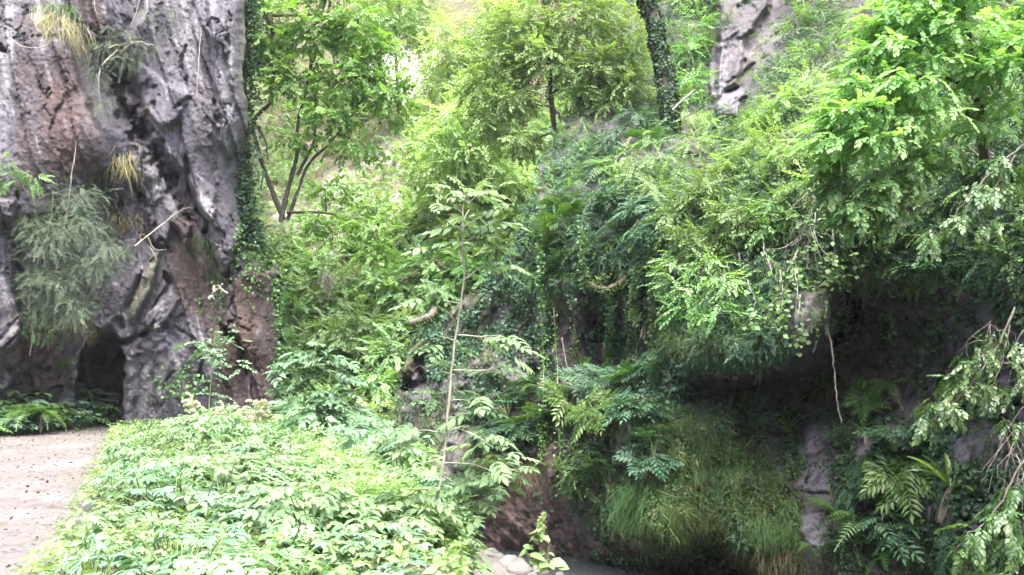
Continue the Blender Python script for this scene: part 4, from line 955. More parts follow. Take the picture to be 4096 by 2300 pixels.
# ---------------------------------------------------------------- shrubs on the upper part of the gorge wall
for lab, lb, m, sp, sz, n in [
  ('bright green hazel bush topmost below the purple grey crag', [(3140, 420, 130, 80), (3240, 330, 90, 60), (3060, 480, 80, 60), (3330, 420, 60, 60)], 'lime', 'small', .40, 150),
  ('dense lime green hazel bush in the middle of the upper wall', [(3040, 600, 150, 90), (2940, 680, 110, 80), (3160, 640, 110, 80), (3230, 740, 80, 50)], 'lime', 'small', .40, 150),
  ('large pale hazel bush spilling over the brow of the overhang', [(2840, 780, 150, 90), (2720, 870, 110, 80), (2950, 860, 130, 70), (2790, 960, 110, 70), (2900, 960, 80, 50)], 'hazel', 'small', .40, 150),
  ('loose green bush hanging over the dark recess by the pale dead twigs', [(3110, 830, 110, 70), (3050, 930, 90, 60), (3200, 880, 80, 40)], 'hazel', 'small', .36, 120),
  ('pale green creeper bush hanging in front of the dark curtain rock', [(2720, 1060, 80, 70), (2830, 1080, 80, 80), (2740, 1170, 60, 50), (2900, 1130, 60, 60)], 'soft', 'small', .36, 120),
  ('low bush with drooping leaf tips under the pale creeper', [(2760, 1230, 90, 40), (2860, 1240, 80, 50), (2690, 1130, 50, 40)], 'hazel', 'small', .36, 100),
  ('green bush beside the foot of the ivy-clad trunk', [(2760, 480, 80, 60), (2780, 580, 90, 60), (2840, 530, 60, 60)], 'soft', 'fine', .46, 120),
  ('bushy growth left of the purple grey crag', [(2770, 330, 70, 70), (2760, 210, 60, 80), (2790, 100, 70, 70), (2730, 400, 50, 50)], 'hazel', 'small', .50, 120),
  ('green bush at the top edge between trunk and crag', [(2740, 0, 80, 80), (2700, -80, 80, 80), (2830, -60, 60, 60)], 'soft', 'small', .5, 110),
  ('bush draped over the brown earth bank beside the crag', [(3180, 120, 60, 90), (3240, 230, 80, 50), (3270, 30, 70, 60), (3200, -60, 80, 60)], 'hazel', 'small', .42, 110),
  ('grey green bush under the ferns on the ridge', [(2540, 700, 80, 60), (2620, 760, 80, 60), (2500, 640, 60, 50)], 'soft', 'fine', .4, 120),
  ('dull green bush on the ridge below the trunk', [(2640, 640, 70, 50), (2720, 700, 80, 50), (2600, 560, 60, 40)], 'hazel', 'fine', .42, 110),
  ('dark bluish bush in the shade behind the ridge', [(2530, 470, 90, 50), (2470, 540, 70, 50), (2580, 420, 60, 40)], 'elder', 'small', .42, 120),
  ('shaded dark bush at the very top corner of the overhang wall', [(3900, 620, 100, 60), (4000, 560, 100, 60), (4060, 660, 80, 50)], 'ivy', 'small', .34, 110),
  ('olive bush with yellow leaves high on the shaded wall', [(3760, 560, 60, 40), (3840, 610, 70, 40)], 'soft', 'small', .3, 90)]:
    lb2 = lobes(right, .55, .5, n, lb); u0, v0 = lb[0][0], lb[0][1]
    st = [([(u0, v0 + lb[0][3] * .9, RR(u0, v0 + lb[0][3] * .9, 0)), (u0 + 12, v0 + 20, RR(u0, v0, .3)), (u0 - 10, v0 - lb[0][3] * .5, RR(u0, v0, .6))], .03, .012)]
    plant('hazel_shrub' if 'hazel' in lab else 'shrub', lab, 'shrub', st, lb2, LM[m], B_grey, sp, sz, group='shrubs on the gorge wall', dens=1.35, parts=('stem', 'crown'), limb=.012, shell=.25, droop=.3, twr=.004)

# ---------------------------------------------------------------- bushes on the middle slope
for lab, lb, m, sp, sz, n in [
  ('pale bush right of the slope of bleached stones', [(1700, 850, 110, 80), (1620, 920, 90, 60), (1780, 900, 80, 60)], 'soft', 'beech', .66, 120),
  ('light green bush in the very middle of the gorge', [(1880, 900, 120, 80), (1960, 820, 90, 70), (1820, 980, 90, 60)], 'lime', 'beech', .6, 130),
  ('yellow green bush against the dark ridge', [(2060, 900, 80, 90), (2090, 800, 60, 70), (2010, 990, 80, 70)], 'lime', 'beech', .58, 130),
  ('pale mounded bush below the ash sapling top', [(1660, 1080, 110, 60), (1560, 1130, 100, 60), (1750, 1060, 80, 50), (1630, 1180, 90, 50)], 'soft', 'beech', .6, 130),
  ('mid green bush behind the ash sapling stem', [(1870, 1080, 100, 70), (1960, 1130, 80, 60), (1800, 1160, 80, 60)], 'hazel', 'beech', .58, 130),
  ('green bush among the dead fern stalks', [(1430, 1140, 100, 60), (1350, 1090, 80, 50), (1500, 1060, 60, 50)], 'hazel', 'beech', .6, 110),
  ('pale bush over the small dark hole in the slope', [(1400, 1350, 110, 50), (1300, 1330, 80, 60), (1490, 1380, 80, 60), (1440, 1290, 90, 40)], 'soft', 'beech', .58, 130),
  ('bush hanging down beside the small dark hole', [(1560, 1420, 70, 90), (1530, 1540, 60, 70), (1590, 1310, 60, 60)], 'soft', 'beech', .54, 120),
  ('ivy-green bush against the brown foot of the cave cliff', [(1160, 1290, 60, 70), (1200, 1200, 60, 60), (1150, 1400, 50, 60)], 'hazel', 'beech', .6, 120),
  ('green bush on the bank behind the two cut stumps', [(1500, 1680, 90, 60), (1420, 1620, 70, 50), (1560, 1620, 70, 50)], 'soft', 'beech', .52, 120),
  ('small-leaved bush on the bank above the stream stones', [(1480, 1800, 80, 60), (1560, 1760, 80, 60), (1600, 1860, 60, 50)], 'hazel', 'beech', .5, 120),
  ('dark small bush in the hollow behind the ash sapling', [(1740, 1430, 60, 60), (1690, 1330, 50, 50)], 'ivy', 'beech', .5, 100),
  ('yellowish bush on the bare slope under the sycamore', [(1230, 1050, 70, 40), (1330, 1180, 90, 50), (1240, 1150, 60, 50)], 'soft', 'beech', .6, 90),
  ('bush of ashy leaves beneath the hanging sycamore twigs', [(1520, 830, 90, 60), (1440, 760, 80, 60), (1600, 760, 70, 60)], 'soft', 'beech', .66, 90),
  ('dense low bush on the path-side edge of the slope', [(1300, 1590, 90, 60), (1210, 1620, 60, 60), (1360, 1680, 80, 50)], 'soft', 'beech', .52, 130)]:
    lb2 = lobes(mid, .8, .8, n, lb); u0, v0 = lb[0][0], lb[0][1]
    st = [([(u0, v0 + lb[0][3], MM(u0, v0 + lb[0][3], 0)), (u0 + 15, v0 + 20, MM(u0, v0, .5)), (u0 - 10, v0 - lb[0][3] * .6, MM(u0, v0, .9))], .04, .015)]
    plant('shrub', lab, 'shrub', st, lb2, LM[m], B_grey, sp, sz, group='bushes on the middle slope', dens=1.15, parts=('stem', 'crown'), limb=.02, shell=.2, droop=.2, twr=.005)

# ---------------------------------------------------------------- saplings standing in front
asr = [((1855, 1120), (1960, 1050), (2040, 1080)), ((1845, 1215), (1760, 1200), (1690, 1165)), ((1832, 1340), (1930, 1345), (2000, 1340)), ((1815, 1480), (1960, 1480), (2040, 1440)), ((1835, 1370), (1780, 1350), (1720, 1360)), ((1820, 1500), (1760, 1480), (1730, 1440)), ((1810, 1560), (1780, 1570), (1740, 1575)), ((1810, 1600), (1860, 1600), (1900, 1620)),
       ((1790, 1700), (1900, 1740), (1990, 1800)), ((1785, 1740), (1700, 1720), (1600, 1730)), ((1780, 1790), (1860, 1850), (1960, 1880)), ((1775, 1830), (1700, 1850), (1620, 1860)), ((1765, 1900), (1850, 1950), (1900, 1960)), ((1760, 1950), (1680, 1960), (1640, 1960)), ((1720, 2050), (1640, 2040), (1600, 2030)), ((1720, 2070), (1780, 2060), (1820, 2060)), ((1700, 2120), (1780, 2180), (1830, 2190)), ((1790, 1720), (1830, 1660), (1880, 1650)), ((1775, 1850), (1900, 1860), (2000, 1900))]
D = 7.6
st = [([(1690, 2330, D), (1700, 2200, D), (1715, 2080, D), (1755, 1960, D), (1780, 1800, D), (1795, 1620, D), (1815, 1400, D), (1842, 1230, D), (1856, 1100, D), (1850, 1000, D), (1852, 880, D), (1860, 780, D)], .018, .005, .004)]
tips = []
for (a, b, c) in asr:
    dd = D + rng.uniform(-.35, .35)
    st.append(([(a[0], a[1], D), (b[0], b[1], (D + dd) / 2), (c[0], c[1], dd)], .008, .003, .003)); tips += [(b[0] * .4 + c[0] * .6, b[1] * .4 + c[1] * .6, dd), (c[0], c[1], dd)]
for uv in [(1850, 760), (1950, 770), (1780, 800), (1990, 850), (1870, 880), (2030, 910), (1800, 940), (1950, 960), (1900, 820), (1830, 1000)]:
    dd = D + rng.uniform(-.4, .4); st.append(([(1853, uv[1] + 60, D), ((uv[0] + 1853) / 2, uv[1] + 20, (D + dd) / 2), (uv[0], uv[1], dd)], .005, .002, .003)); tips.append((uv[0], uv[1], dd))
tb = Tubes(); L = Leaves(); base = P(1690, 2330, D)
for s in st: tb.add(P(*np.array(s[0], float).T), s[1], s[2], 6, 5, s[3])
tl = [pinnate(leaf4(.23, .04, .18), 4, .42, .25), pinnate(leaf4(.25, .04, .18), 3, .46, .35), pinnate(leaf4(.22, .04, .2), 4, .40, .45)]
ex = []
for (u, v, d) in tips:
    low = v > 1640; m = 6 if low else (5 if v < 1010 else 3)
    c = P(u, v, d)[None] + rng.normal(0, .06 if not low else .11, (m, 3)); b = rng.uniform(0, 6.28, m)
    dd = np.stack([np.cos(b), np.sin(b) * .7 - .25, rng.uniform(-.3, .25, m)], -1)
    L.add(scatter(tl, frames(dd, np.array([0, -.15, 1.0]) + rng.normal(0, .2, (m, 3))), c, rng.uniform(.16, .24, m)))
o = thing('ash_sapling', 'slender pale-stemmed ash sapling with feathery leaves rising from the herb bed', 'sapling', base)
obj('trunk', tb.mesh('trunk', B_pale, base), o); obj('crown', L.mesh('crown', LM['mint'], base), o)

def sapling(lab, stem, tips, d, mat, tm, sz, m, bark=B_stem, r=.014, jit=.07, name='sapling', group=None):
    tb = Tubes(); L = Leaves(); pts = P(*np.array([(u, v, d) for u, v in stem], float).T); tb.add(pts, r, r * .35, 6, 5, .004)
    for (u, v) in tips:
        q = P(u, v, d + rng.uniform(-.3, .3)); a = tb.pts[0][np.argmin(np.abs(tb.pts[0][:, 2] - (q[2] - .08)))]
        tb.add([a, (a + q) / 2 + np.array([0, 0, .03]), q], r * .4, r * .15, 5, 4, .003, False)
        c = q[None] + rng.normal(0, jit, (m, 3)); b = rng.uniform(0, 6.28, m); dd = np.stack([np.cos(b), np.sin(b) * .7 - .2, rng.uniform(-.25, .25, m)], -1)
        L.add(scatter(tm, frames(dd, np.array([0, -.15, 1.0]) + rng.normal(0, .2, (m, 3))), c, sz * rng.uniform(.75, 1.25, m)))
    o = thing(name, lab, 'sapling', pts[0], group); obj('trunk', tb.mesh('trunk', bark, pts[0]), o); obj('crown', L.mesh('crown', mat, pts[0]), o); return o
sapling('young round-leaved sapling in front of the dark slit in the cave cliff', [(835, 1760), (838, 1600), (850, 1450), (862, 1340)], [(860, 1330), (900, 1345), (945, 1370), (780, 1360), (830, 1390), (920, 1400), (765, 1375), (900, 1450), (960, 1460), (860, 1430), (800, 1420), (850, 1520), (840, 1580)], 15.5, LM['bluemint'], TW['round'], .26, 3, name='round_leaved_sapling')
sapling('elder sapling standing between the cave cliff and the small dark hole', [(1215, 1830), (1208, 1650), (1240, 1520), (1265, 1400)], [(1270, 1390), (1200, 1420), (1330, 1420), (1290, 1470), (1180, 1500), (1340, 1520), (1240, 1550), (1160, 1560), (1300, 1590), (1360, 1570), (1220, 1640), (1170, 1680), (1290, 1680), (1140, 1470), (1370, 1640), (1240, 1730), (1190, 1760), (1300, 1770), (1350, 1460)], 17.0, LM['bluemint'], tl, .46, 5, r=.03, jit=.13, name='elder_sapling')
sapling('small pinnate sapling at the herb bed edge near the two cut stumps', [(1480, 1960), (1490, 1850), (1500, 1750)], [(1500, 1740), (1440, 1760), (1560, 1750), (1590, 1700), (1470, 1800), (1540, 1810), (1420, 1830), (1400, 1720), (1610, 1760)], 12.5, LM['bluemint'], tl, .34, 5, r=.018, jit=.09, name='elder_sapling')

# ---------------------------------------------------------------- growth on the cave cliff
plant('yew_shrub', 'big feathery grey green shrub clinging to the cave cliff above the cave', 'shrub',
  [([(150, 1380, 22.4), (190, 1200, 22.2), (235, 1050, 22.0), (262, 880, 21.9), (290, 690, 21.8), (318, 480, 21.9)], .035, .01), ([(110, 1300, 22.2), (130, 1120, 22), (190, 930, 21.8), (215, 760, 21.7)], .03, .01), ([(300, 1330, 22.8), (360, 1180, 22.4), (440, 1060, 22.1), (520, 985, 22.0)], .03, .01)],
  [(200, 960, 21.9, 140, 110, .9, 360), (320, 900, 22, 110, 100, .8, 288), (230, 1130, 22, 150, 110, .9, 456), (370, 1060, 22.2, 110, 70, .7, 264), (110, 900, 21.8, 80, 110, .7, 192), (290, 1230, 22.2, 110, 80, .7, 288), (440, 990, 22.2, 80, 35, .5, 120), (150, 1130, 21.9, 80, 100, .6, 216), (330, 780, 22, 90, 60, .6, 96), (250, 800, 22, 80, 60, .6, 96), (140, 1250, 22, 60, 60, .5, 120)],
  LM['yew'], B_grey, 'yew', .42, droop=.25, limb=.012, shell=.15, twr=.004, parts=('stem', 'crown'))
plant('yew_shrub', 'yew branches sprouting from the dark crack near the cliff top', 'shrub', [([(480, 210, 23.3), (470, 180, 23.0), (430, 190, 22.7)], .04, .012), ([(480, 210, 23.3), (540, 170, 23), (620, 180, 22.8)], .035, .01), ([(470, 200, 23.2), (400, 280, 22.6), (400, 420, 22.5)], .03, .01)],
  [(440, 180, 22.8, 100, 40, .6, 70), (590, 190, 22.8, 70, 50, .5, 50), (385, 300, 22.5, 50, 70, .4, 50), (405, 410, 22.5, 45, 60, .4, 40), (510, 130, 23, 70, 30, .4, 26), (500, 240, 22.9, 50, 40, .4, 36)], LM['yew'], B_grey, 'yew', .40, droop=.45, limb=.012, shell=.2, twr=.005, parts=('stem', 'crown'))
plant('yew_shrub', 'thin yew sprig hanging in from the top of the cliff beside the hanging root', 'shrub', [([(560, -80, 23.4), (590, 20, 23), (570, 90, 22.9)], .03, .008), ([(690, -60, 23.6), (670, 40, 23.3)], .02, .008)], [(680, 40, 23.3, 60, 50, .4, 34), (600, 60, 23, 60, 50, .4, 30), (680, 120, 23.3, 70, 30, .4, 22)], LM['yew'], B_grey, 'yew', .40, droop=.4, limb=.01, twr=.004, parts=('stem', 'crown'))
plant('shrub', 'bright pinnate sprig on the cliff just above the grey feathery shrub', 'shrub', [([(-40, 800, 21.6), (30, 700, 21.4), (120, 690, 21.2)], .02, .006)], [(30, 670, 21.4, 60, 40, .4, 18), (130, 710, 21.3, 50, 25, .3, 12), (10, 740, 21.5, 40, 40, .3, 10)], LM['hazel'], B_grey, 'pinn', .36, droop=.3, limb=.006, parts=('stem', 'crown'))
plant('shrub', 'dark leafy shrub at the foot of the cliff under the grey feathery shrub', 'shrub', [([(120, 1420, 22), (130, 1330, 21.9), (120, 1280, 21.8)], .02, .008)], [(110, 1260, 21.9, 40, 60, .3, 30), (130, 1330, 21.9, 30, 40, .3, 16), (180, 1330, 22, 60, 40, .3, 26)], LM['ivy'], B_grey, 'small', .34, limb=.006, parts=('stem', 'crown'))
def Lp(u, v, o=.05): return left.at(u, v, o)
for lab, pth, n, ln, mat in [
  ('long tuft of dry straw grass hanging from the top of the brown pillar', [(200, 30), (250, 90), (285, 170)], 520, 1.0, 'straw'), ('greener grass cap on the ledge above the straw tuft', [(190, 0), (240, 20), (275, 60)], 240, .55, 'grass'),
  ('slim hank of straw grass hanging in the dark cavity', [(480, 600), (505, 625)], 170, 1.0, 'straw'), ('tangle of straw grass beneath the two small fern fronds', [(490, 825), (540, 850)], 300, 1.15, 'straw'),
  ('green grass strip down the crack edge of the brown panel', [(800, 930), (830, 1010), (860, 1090)], 300, .6, 'grass'), ('brush of pale grass hanging beside the cave mouth', [(250, 1250), (310, 1280), (345, 1290)], 380, .75, 'straw'), ('hanging straw under the grey feathery shrub', [(90, 1250), (150, 1290), (190, 1270)], 320, .8, 'straw'),
  ('mossy grass fringe on the top of the brown buttress', [(985, 990), (1050, 985), (1100, 1030)], 260, .5, 'grass')]:
    curtain('hanging_grass', lab, 'grass', [Lp(u, v) for u, v in pth], int(n * 1.3), ln * .8, mat, .009, group='grass hanging on the cave cliff', kind='thing')
FE = [fern_proto(11, .5, .17), fern_proto(9, .7, .15), fern_proto(13, .6, .18, dead=6)]
TG = [tongue_proto(9), tongue_proto(11, 26, .45), tongue_proto(8, 10, .6)]
EL = [pinnate_proto(11, spread=.45), pinnate_proto(9, sz=.56, spread=.5, mat='fern'), pinnate_proto(13, h=.55, sz=.44, spread=.5), pinnate_proto(8, h=.8, sz=.5, spread=.4), pinnate_proto(10, h=.6, sz=.42, spread=.6, four=True)]
for lab, (u, v), k, s in [('pair of small yellow green fern fronds over the straw tangle', (490, 800), 1, .45), ('small hanging fern on the rock beside the cave mouth', (235, 1450), 1, .6), ('lush dark fern on the ledge under the sycamore stems', (1030, 860), 2, 1.0), ('fern on the ledge next to the sycamore base', (1110, 900), 0, .9), ('drooping fern low on the sycamore ledge', (1080, 955), 1, .8)]:
    p, n = left.at(u, v, .1); put(FE[k], lab, 'fern', p, rng.uniform(0, 6), s, 'ferns on the cave cliff', (0.5, 0))
for lab, (u, v), s in [('leafy ivy patch low on the brown buttress corner', (985, 1090), .5), ('ivy cluster at the dead root on the cliff', (870, 1210), .4), ('ivy rosette on the white streaked rock', (720, 1520), .4)]:
    p, n = left.at(u, v, .05); m = 150; q = p + rng.normal(0, 1, (m, 3)) * np.array([s, .06, s]); L = Leaves(); L.add(scatter(TW['ivyleaf'], frames(rng.normal(0, .5, (m, 3)) - np.array([0, 0, .7]), n + rng.normal(0, .4, (m, 3))), q + n * .08, rng.uniform(.07, .13, m)))
    o = obj('ivy', L.mesh('ivy', LM['hazel'], p)); o.location = tuple(p); tag(o, lab, 'ivy', 'ivy patches on the cave cliff')
strand('ivy', 'dark ivy running up the outer corner of the cave cliff', [(1000, 960), (995, 700), (985, 400), (990, 150), (985, -150)], [24.9] * 5, .03, 4200, 'ivyleaf', LM['elder'], B_dark, .12, cat='ivy', spreadr=.5)
strand('hanging_root', 'long bare pale root hanging down the face of the grey pillar', [(805, 110), (802, 160), (792, 280), (784, 420), (787, 510), (770, 545)], [23.1, 23.1, 23, 23, 23.1, 23.2], .014, 0, '', None, B_pale, 0, cat='root', wobble=.012)
for lab, pth in [('thin curving root over the straw tuft pillar', [(40, 150), (90, 185), (160, 190), (205, 160), (215, 130)]), ('thin root dangling from the cliff top', [(375, -20), (380, 30), (390, 60)]), ('leaning dead twig near the cliff top', [(560, -10), (545, 50), (525, 95)]), ('bare root drooping on the purple rock beside the cave', [(365, 1070), (378, 1120), (375, 1180), (395, 1200)])]:
    strand('hanging_root', lab, pth, [LL(u, v, .15) for u, v in pth], .012, 0, '', None, B_pale, 0, cat='root', wobble=.01, group='thin roots on the cave cliff')
def branch(name, label, cat, polys, bark, moss=None, group=None):
    tb = Tubes(); pts0 = None
    for pl, d, r0, r1 in polys:
        p = P(*np.array([(u, v, d) for u, v in pl], float).T) if np.isscalar(d) else P(*np.array([(u, v, q) for (u, v), q in zip(pl, d)], float).T)
        pts0 = p[0] if pts0 is None else pts0; tb.add(p, r0, r1, 7, 5, .008 if not moss else .02)
    if moss:
        o = thing(name, label, cat, pts0, group); obj('wood', tb.mesh('wood', bark, pts0), o); q = np.concatenate(tb.pts); m = moss * len(q); k = rng.integers(0, len(q), m); L = Leaves(); dd = norm(rng.normal(0, 1, (m, 3)))
        dd[:, 2] -= .35; L.add(scatter(TW['tiny'], frames(dd - np.array([0, 0, .6]), dd + rng.normal(0, .3, (m, 3))), q[k] + dd * .055 + rng.normal(0, .03, (m, 3)), rng.uniform(.03, .07, m))); obj('moss', L.mesh('moss', LM['moss'], pts0), o); return o
    o = obj(name, tb.mesh(name, bark, pts0)); o.location = tuple(pts0); return tag(o, label, cat, group)
branch('dead_branch', 'bare silvery dead branch sticking out of the cliff above the cave', 'branch', [([(540, 985), (600, 935), (690, 865), (735, 835), (770, 832)], [22.6, 22.9, 23.3, 23.5, 23.6], .02, .008), ([(590, 945), (610, 985), (622, 1020)], [22.8, 22.9, 23], .015, .007), ([(590, 945), (600, 975), (630, 1000), (665, 998)], [22.8, 23, 23.1, 23.2], .015, .006), ([(600, 985), (612, 1010), (625, 1035)], 22.9, .012, .006), ([(565, 960), (560, 940), (580, 936)], 22.7, .01, .005)], B_pale)
branch('tree_root', 'twisted pale antler-like root at the foot of the brown panel', 'root', [([(835, 1195), (850, 1180), (858, 1165), (880, 1150), (890, 1135)], 23.8, .05, .025), ([(858, 1165), (855, 1145), (850, 1160)], 23.7, .045, .03), ([(880, 1152), (905, 1170), (912, 1172)], 23.7, .03, .015), ([(880, 1145), (868, 1140)], 23.7, .025, .012), ([(850, 1182), (856, 1200)], 23.7, .03, .012)], B_pale)
# cave: steel handrail and rubble
p0 = P(420, 1572, 26.0)
o = thing('handrail', 'steel handrail inside the mouth of the cave', 'railing', p0); M_steel = bark_mat('galvanised_steel', (.25, .25, .26), (.4, .4, .42), 30, .35)
for dv in (0, 26):
    tb = Tubes(); tb.add(P([350, 410, 474], [1568 + dv, 1573 + dv, 1578 + dv], [27.2, 26.4, 25.6]), .02, .02, 8, 3); obj('rail', tb.mesh('rail', M_steel, p0), o)
for u, v, d in ((358, 1566, 27.1), (462, 1574, 25.7)):
    tb = Tubes(); tb.add(P([u, u], [v, v + 132], [d, d]), .013, .013, 8, 2); obj('post', tb.mesh('post', B_dark, p0), o)

# ---------------------------------------------------------------- stones
def stone_mesh(seed, name='stone'):
    bm_n = 14; th = np.linspace(0, np.pi, bm_n); ph = np.linspace(0, 2 * np.pi, 20, endpoint=False)
    T, H = np.meshgrid(th, ph, indexing='ij'); D3 = np.stack([np.sin(T) * np.cos(H), np.sin(T) * np.sin(H), np.cos(T)], -1)
    r = 1 + .25 * fbm(D3 * 1.1 + seed * 3.3, 3, seed) + .05 * fbm(D3 * 5 + seed, 2, seed)
    f1, f2, cid = worley(D3 * 1.2 + seed, seed); r = r - .12 * np.clip(.5 - f1, 0, 1)
    V = D3 * r[..., None] * np.array([1, .8, .62]); i = np.arange(bm_n * 20).reshape(bm_n, 20); j = np.roll(i, -1, 1)
    F = np.stack([i[:-1], i[1:], j[1:], j[:-1]], -1).reshape(-1, 4); return mesh(name, V.reshape(-1, 3), F, M_stone)
M_stone = rock_mat('pale_stone', [(.17, .16, .155), (.28, .27, .26), (.40, .39, .375)], speck=.5, fine=2.0)
ST = [stone_mesh(k) for k in range(5)]
pos = ['pale boulder at the water edge, largest and hindmost', 'rounded pale stone beside the largest boulder', 'grey stone half in the water', 'flat pale stone on the gravel bar', 'white pebble stone alone at the edge of the water']
stones = [(1905, 2215, .30, pos[0]), (1968, 2222, .22, pos[1]), (2160, 2283, .20, pos[2]), (2035, 2262, .26, pos[3]), (2240, 2300, .10, pos[4]), (1850, 2212, .2, 'stone tucked under the herb bed edge by the stream'), (2080, 2292, .3, 'broad pale stone nearest the flowering plant')]
for k in range(14): stones.append((rng.uniform(1840, 2130), rng.uniform(2225, 2310), rng.uniform(.08, .17), 'small pale rounded stone on the gravel bar'))
for k, (u, v, s, lab) in enumerate(stones):
    d = float(depth_on_z(v, -2.6)); p = P(u, v, d); o = obj('stone', ST[k % 5]); o.location = (p[0], p[1], -2.62 + .25 * s); o.rotation_euler = (0, 0, rng.uniform(0, 6)); o.scale = (s, s, s); tag(o, lab, 'stone', 'stones on the gravel bar')
n = 900; gxx = rng.uniform(-2.4, 1.3, n); gyy = rng.uniform(14.5, 20, n); ok = (gxx - (-1.2 + (gyy - 16) * -.1)) < 1.9 - .2 * (gyy - 16); gxx, gyy = gxx[ok], gyy[ok]
pv, pf = [], []
cube = np.array([[a, b, c] for a in (-1, 1) for b in (-1, 1) for c in (-1, 1)], float); cf = np.array([[0, 1, 3, 2], [4, 6, 7, 5], [0, 4, 5, 1], [2, 3, 7, 6], [0, 2, 6, 4], [1, 5, 7, 3]])
V, F, A = scatter([(cube * np.array([1, .8, .6]) * (1 + .0), cf)], frames(rng.normal(0, 1, (len(gxx), 3)), rng.normal(0, .4, (len(gxx), 3)) + np.array([0, 0, 1])), np.stack([gxx, gyy, -2.63 + 0 * gxx], -1), rng.uniform(.02, .06, len(gxx)))
o = obj('gravel', mesh('gravel', V, F, M_stone, None, False)); md = o.modifiers.new('round', 'SUBSURF'); md.levels = md.render_levels = 1; tag(o, 'pale washed gravel of the bar beside the stream', kind='stuff')
# pale gravel bank sheet
gu = np.arange(-2.6, 1.5, .06); gv = np.arange(14.3, 20.2, .06); A1, B1 = np.meshgrid(gu, gv); q = np.stack([A1, B1, A1 * 0], -1)
lim = .75 - .22 * (B1 - 16) + .25 * fbm(q * .9, 3, 55); Z = -2.57 + .06 * fbm(q * 3, 3, 56) - .22 * sstep(-.3, .3, A1 - lim)
i = np.arange(A1.size).reshape(A1.shape); F = np.stack([i[:-1, :-1], i[:-1, 1:], i[1:, 1:], i[1:, :-1]], -1).reshape(-1, 4)
M_bar = rock_mat('gravel_bar', [(.10, .095, .09), (.18, .17, .16), (.28, .265, .255)], speck=.9, fine=3.0)
tag(obj('ground', mesh('gravel_bar', np.stack([A1, B1, Z], -1), F, M_bar)), 'pale gravel bar at the bend of the stream', kind='structure')
n = 60
for k in range(22):
    u, v = rng.uniform(80, 480), rng.uniform(1770, 2080); p = gp(u, v); o = obj('stone', ST[k % 5]); s = rng.uniform(.03, .07); o.location = (p[0], p[1], s * .2); o.scale = (s, s, s * .6); o.rotation_euler = (0, 0, k); tag(o, 'loose stone lying on the dirt path', 'stone', 'loose stones on the path')
# cut stumps
for lab, u, v0, v1, d, r in (('tall narrow cut stump among the herbs, nearer the cave', 1240, 1800, 1860, 13.5, .075), ('square weathered cut stump among the herbs beside the fern', 1352, 1808, 1880, 13.0, .10)):
    zb = 16; a = np.linspace(0, 2 * np.pi, 14, endpoint=False); base = P(u, v1 + 60, d); H = (v1 + 60 - v0) / FPX * d; V = []
    for z in np.linspace(0, 1, 8):
        rr = r * (1.12 - .12 * z) * (1 + .10 * np.sin(a * 5 + u) + .05 * np.sin(a * 9 + z)); V.append(np.stack([rr * np.cos(a), rr * np.sin(a), z * H + .03 * z ** 6 * np.sin(a * 3 + 1) + 0 * a], -1))
    V = np.array(V); i = np.arange(8 * 14).reshape(8, 14); j = np.roll(i, -1, 1); F = np.stack([i[:-1], j[:-1], j[1:], i[1:]], -1).reshape(-1, 4); Vv = np.concatenate([V.reshape(-1, 3), [[0, 0, H]]]); top = np.array([[i[-1, q], i[-1, (q + 1) % 14], 112] for q in range(14)])
    o = obj('tree_stump', mesh('tree_stump', Vv, [F, top], B_wood, None, False)); o.location = tuple(base); tag(o, lab, 'stump', 'cut stumps in the herb bed')

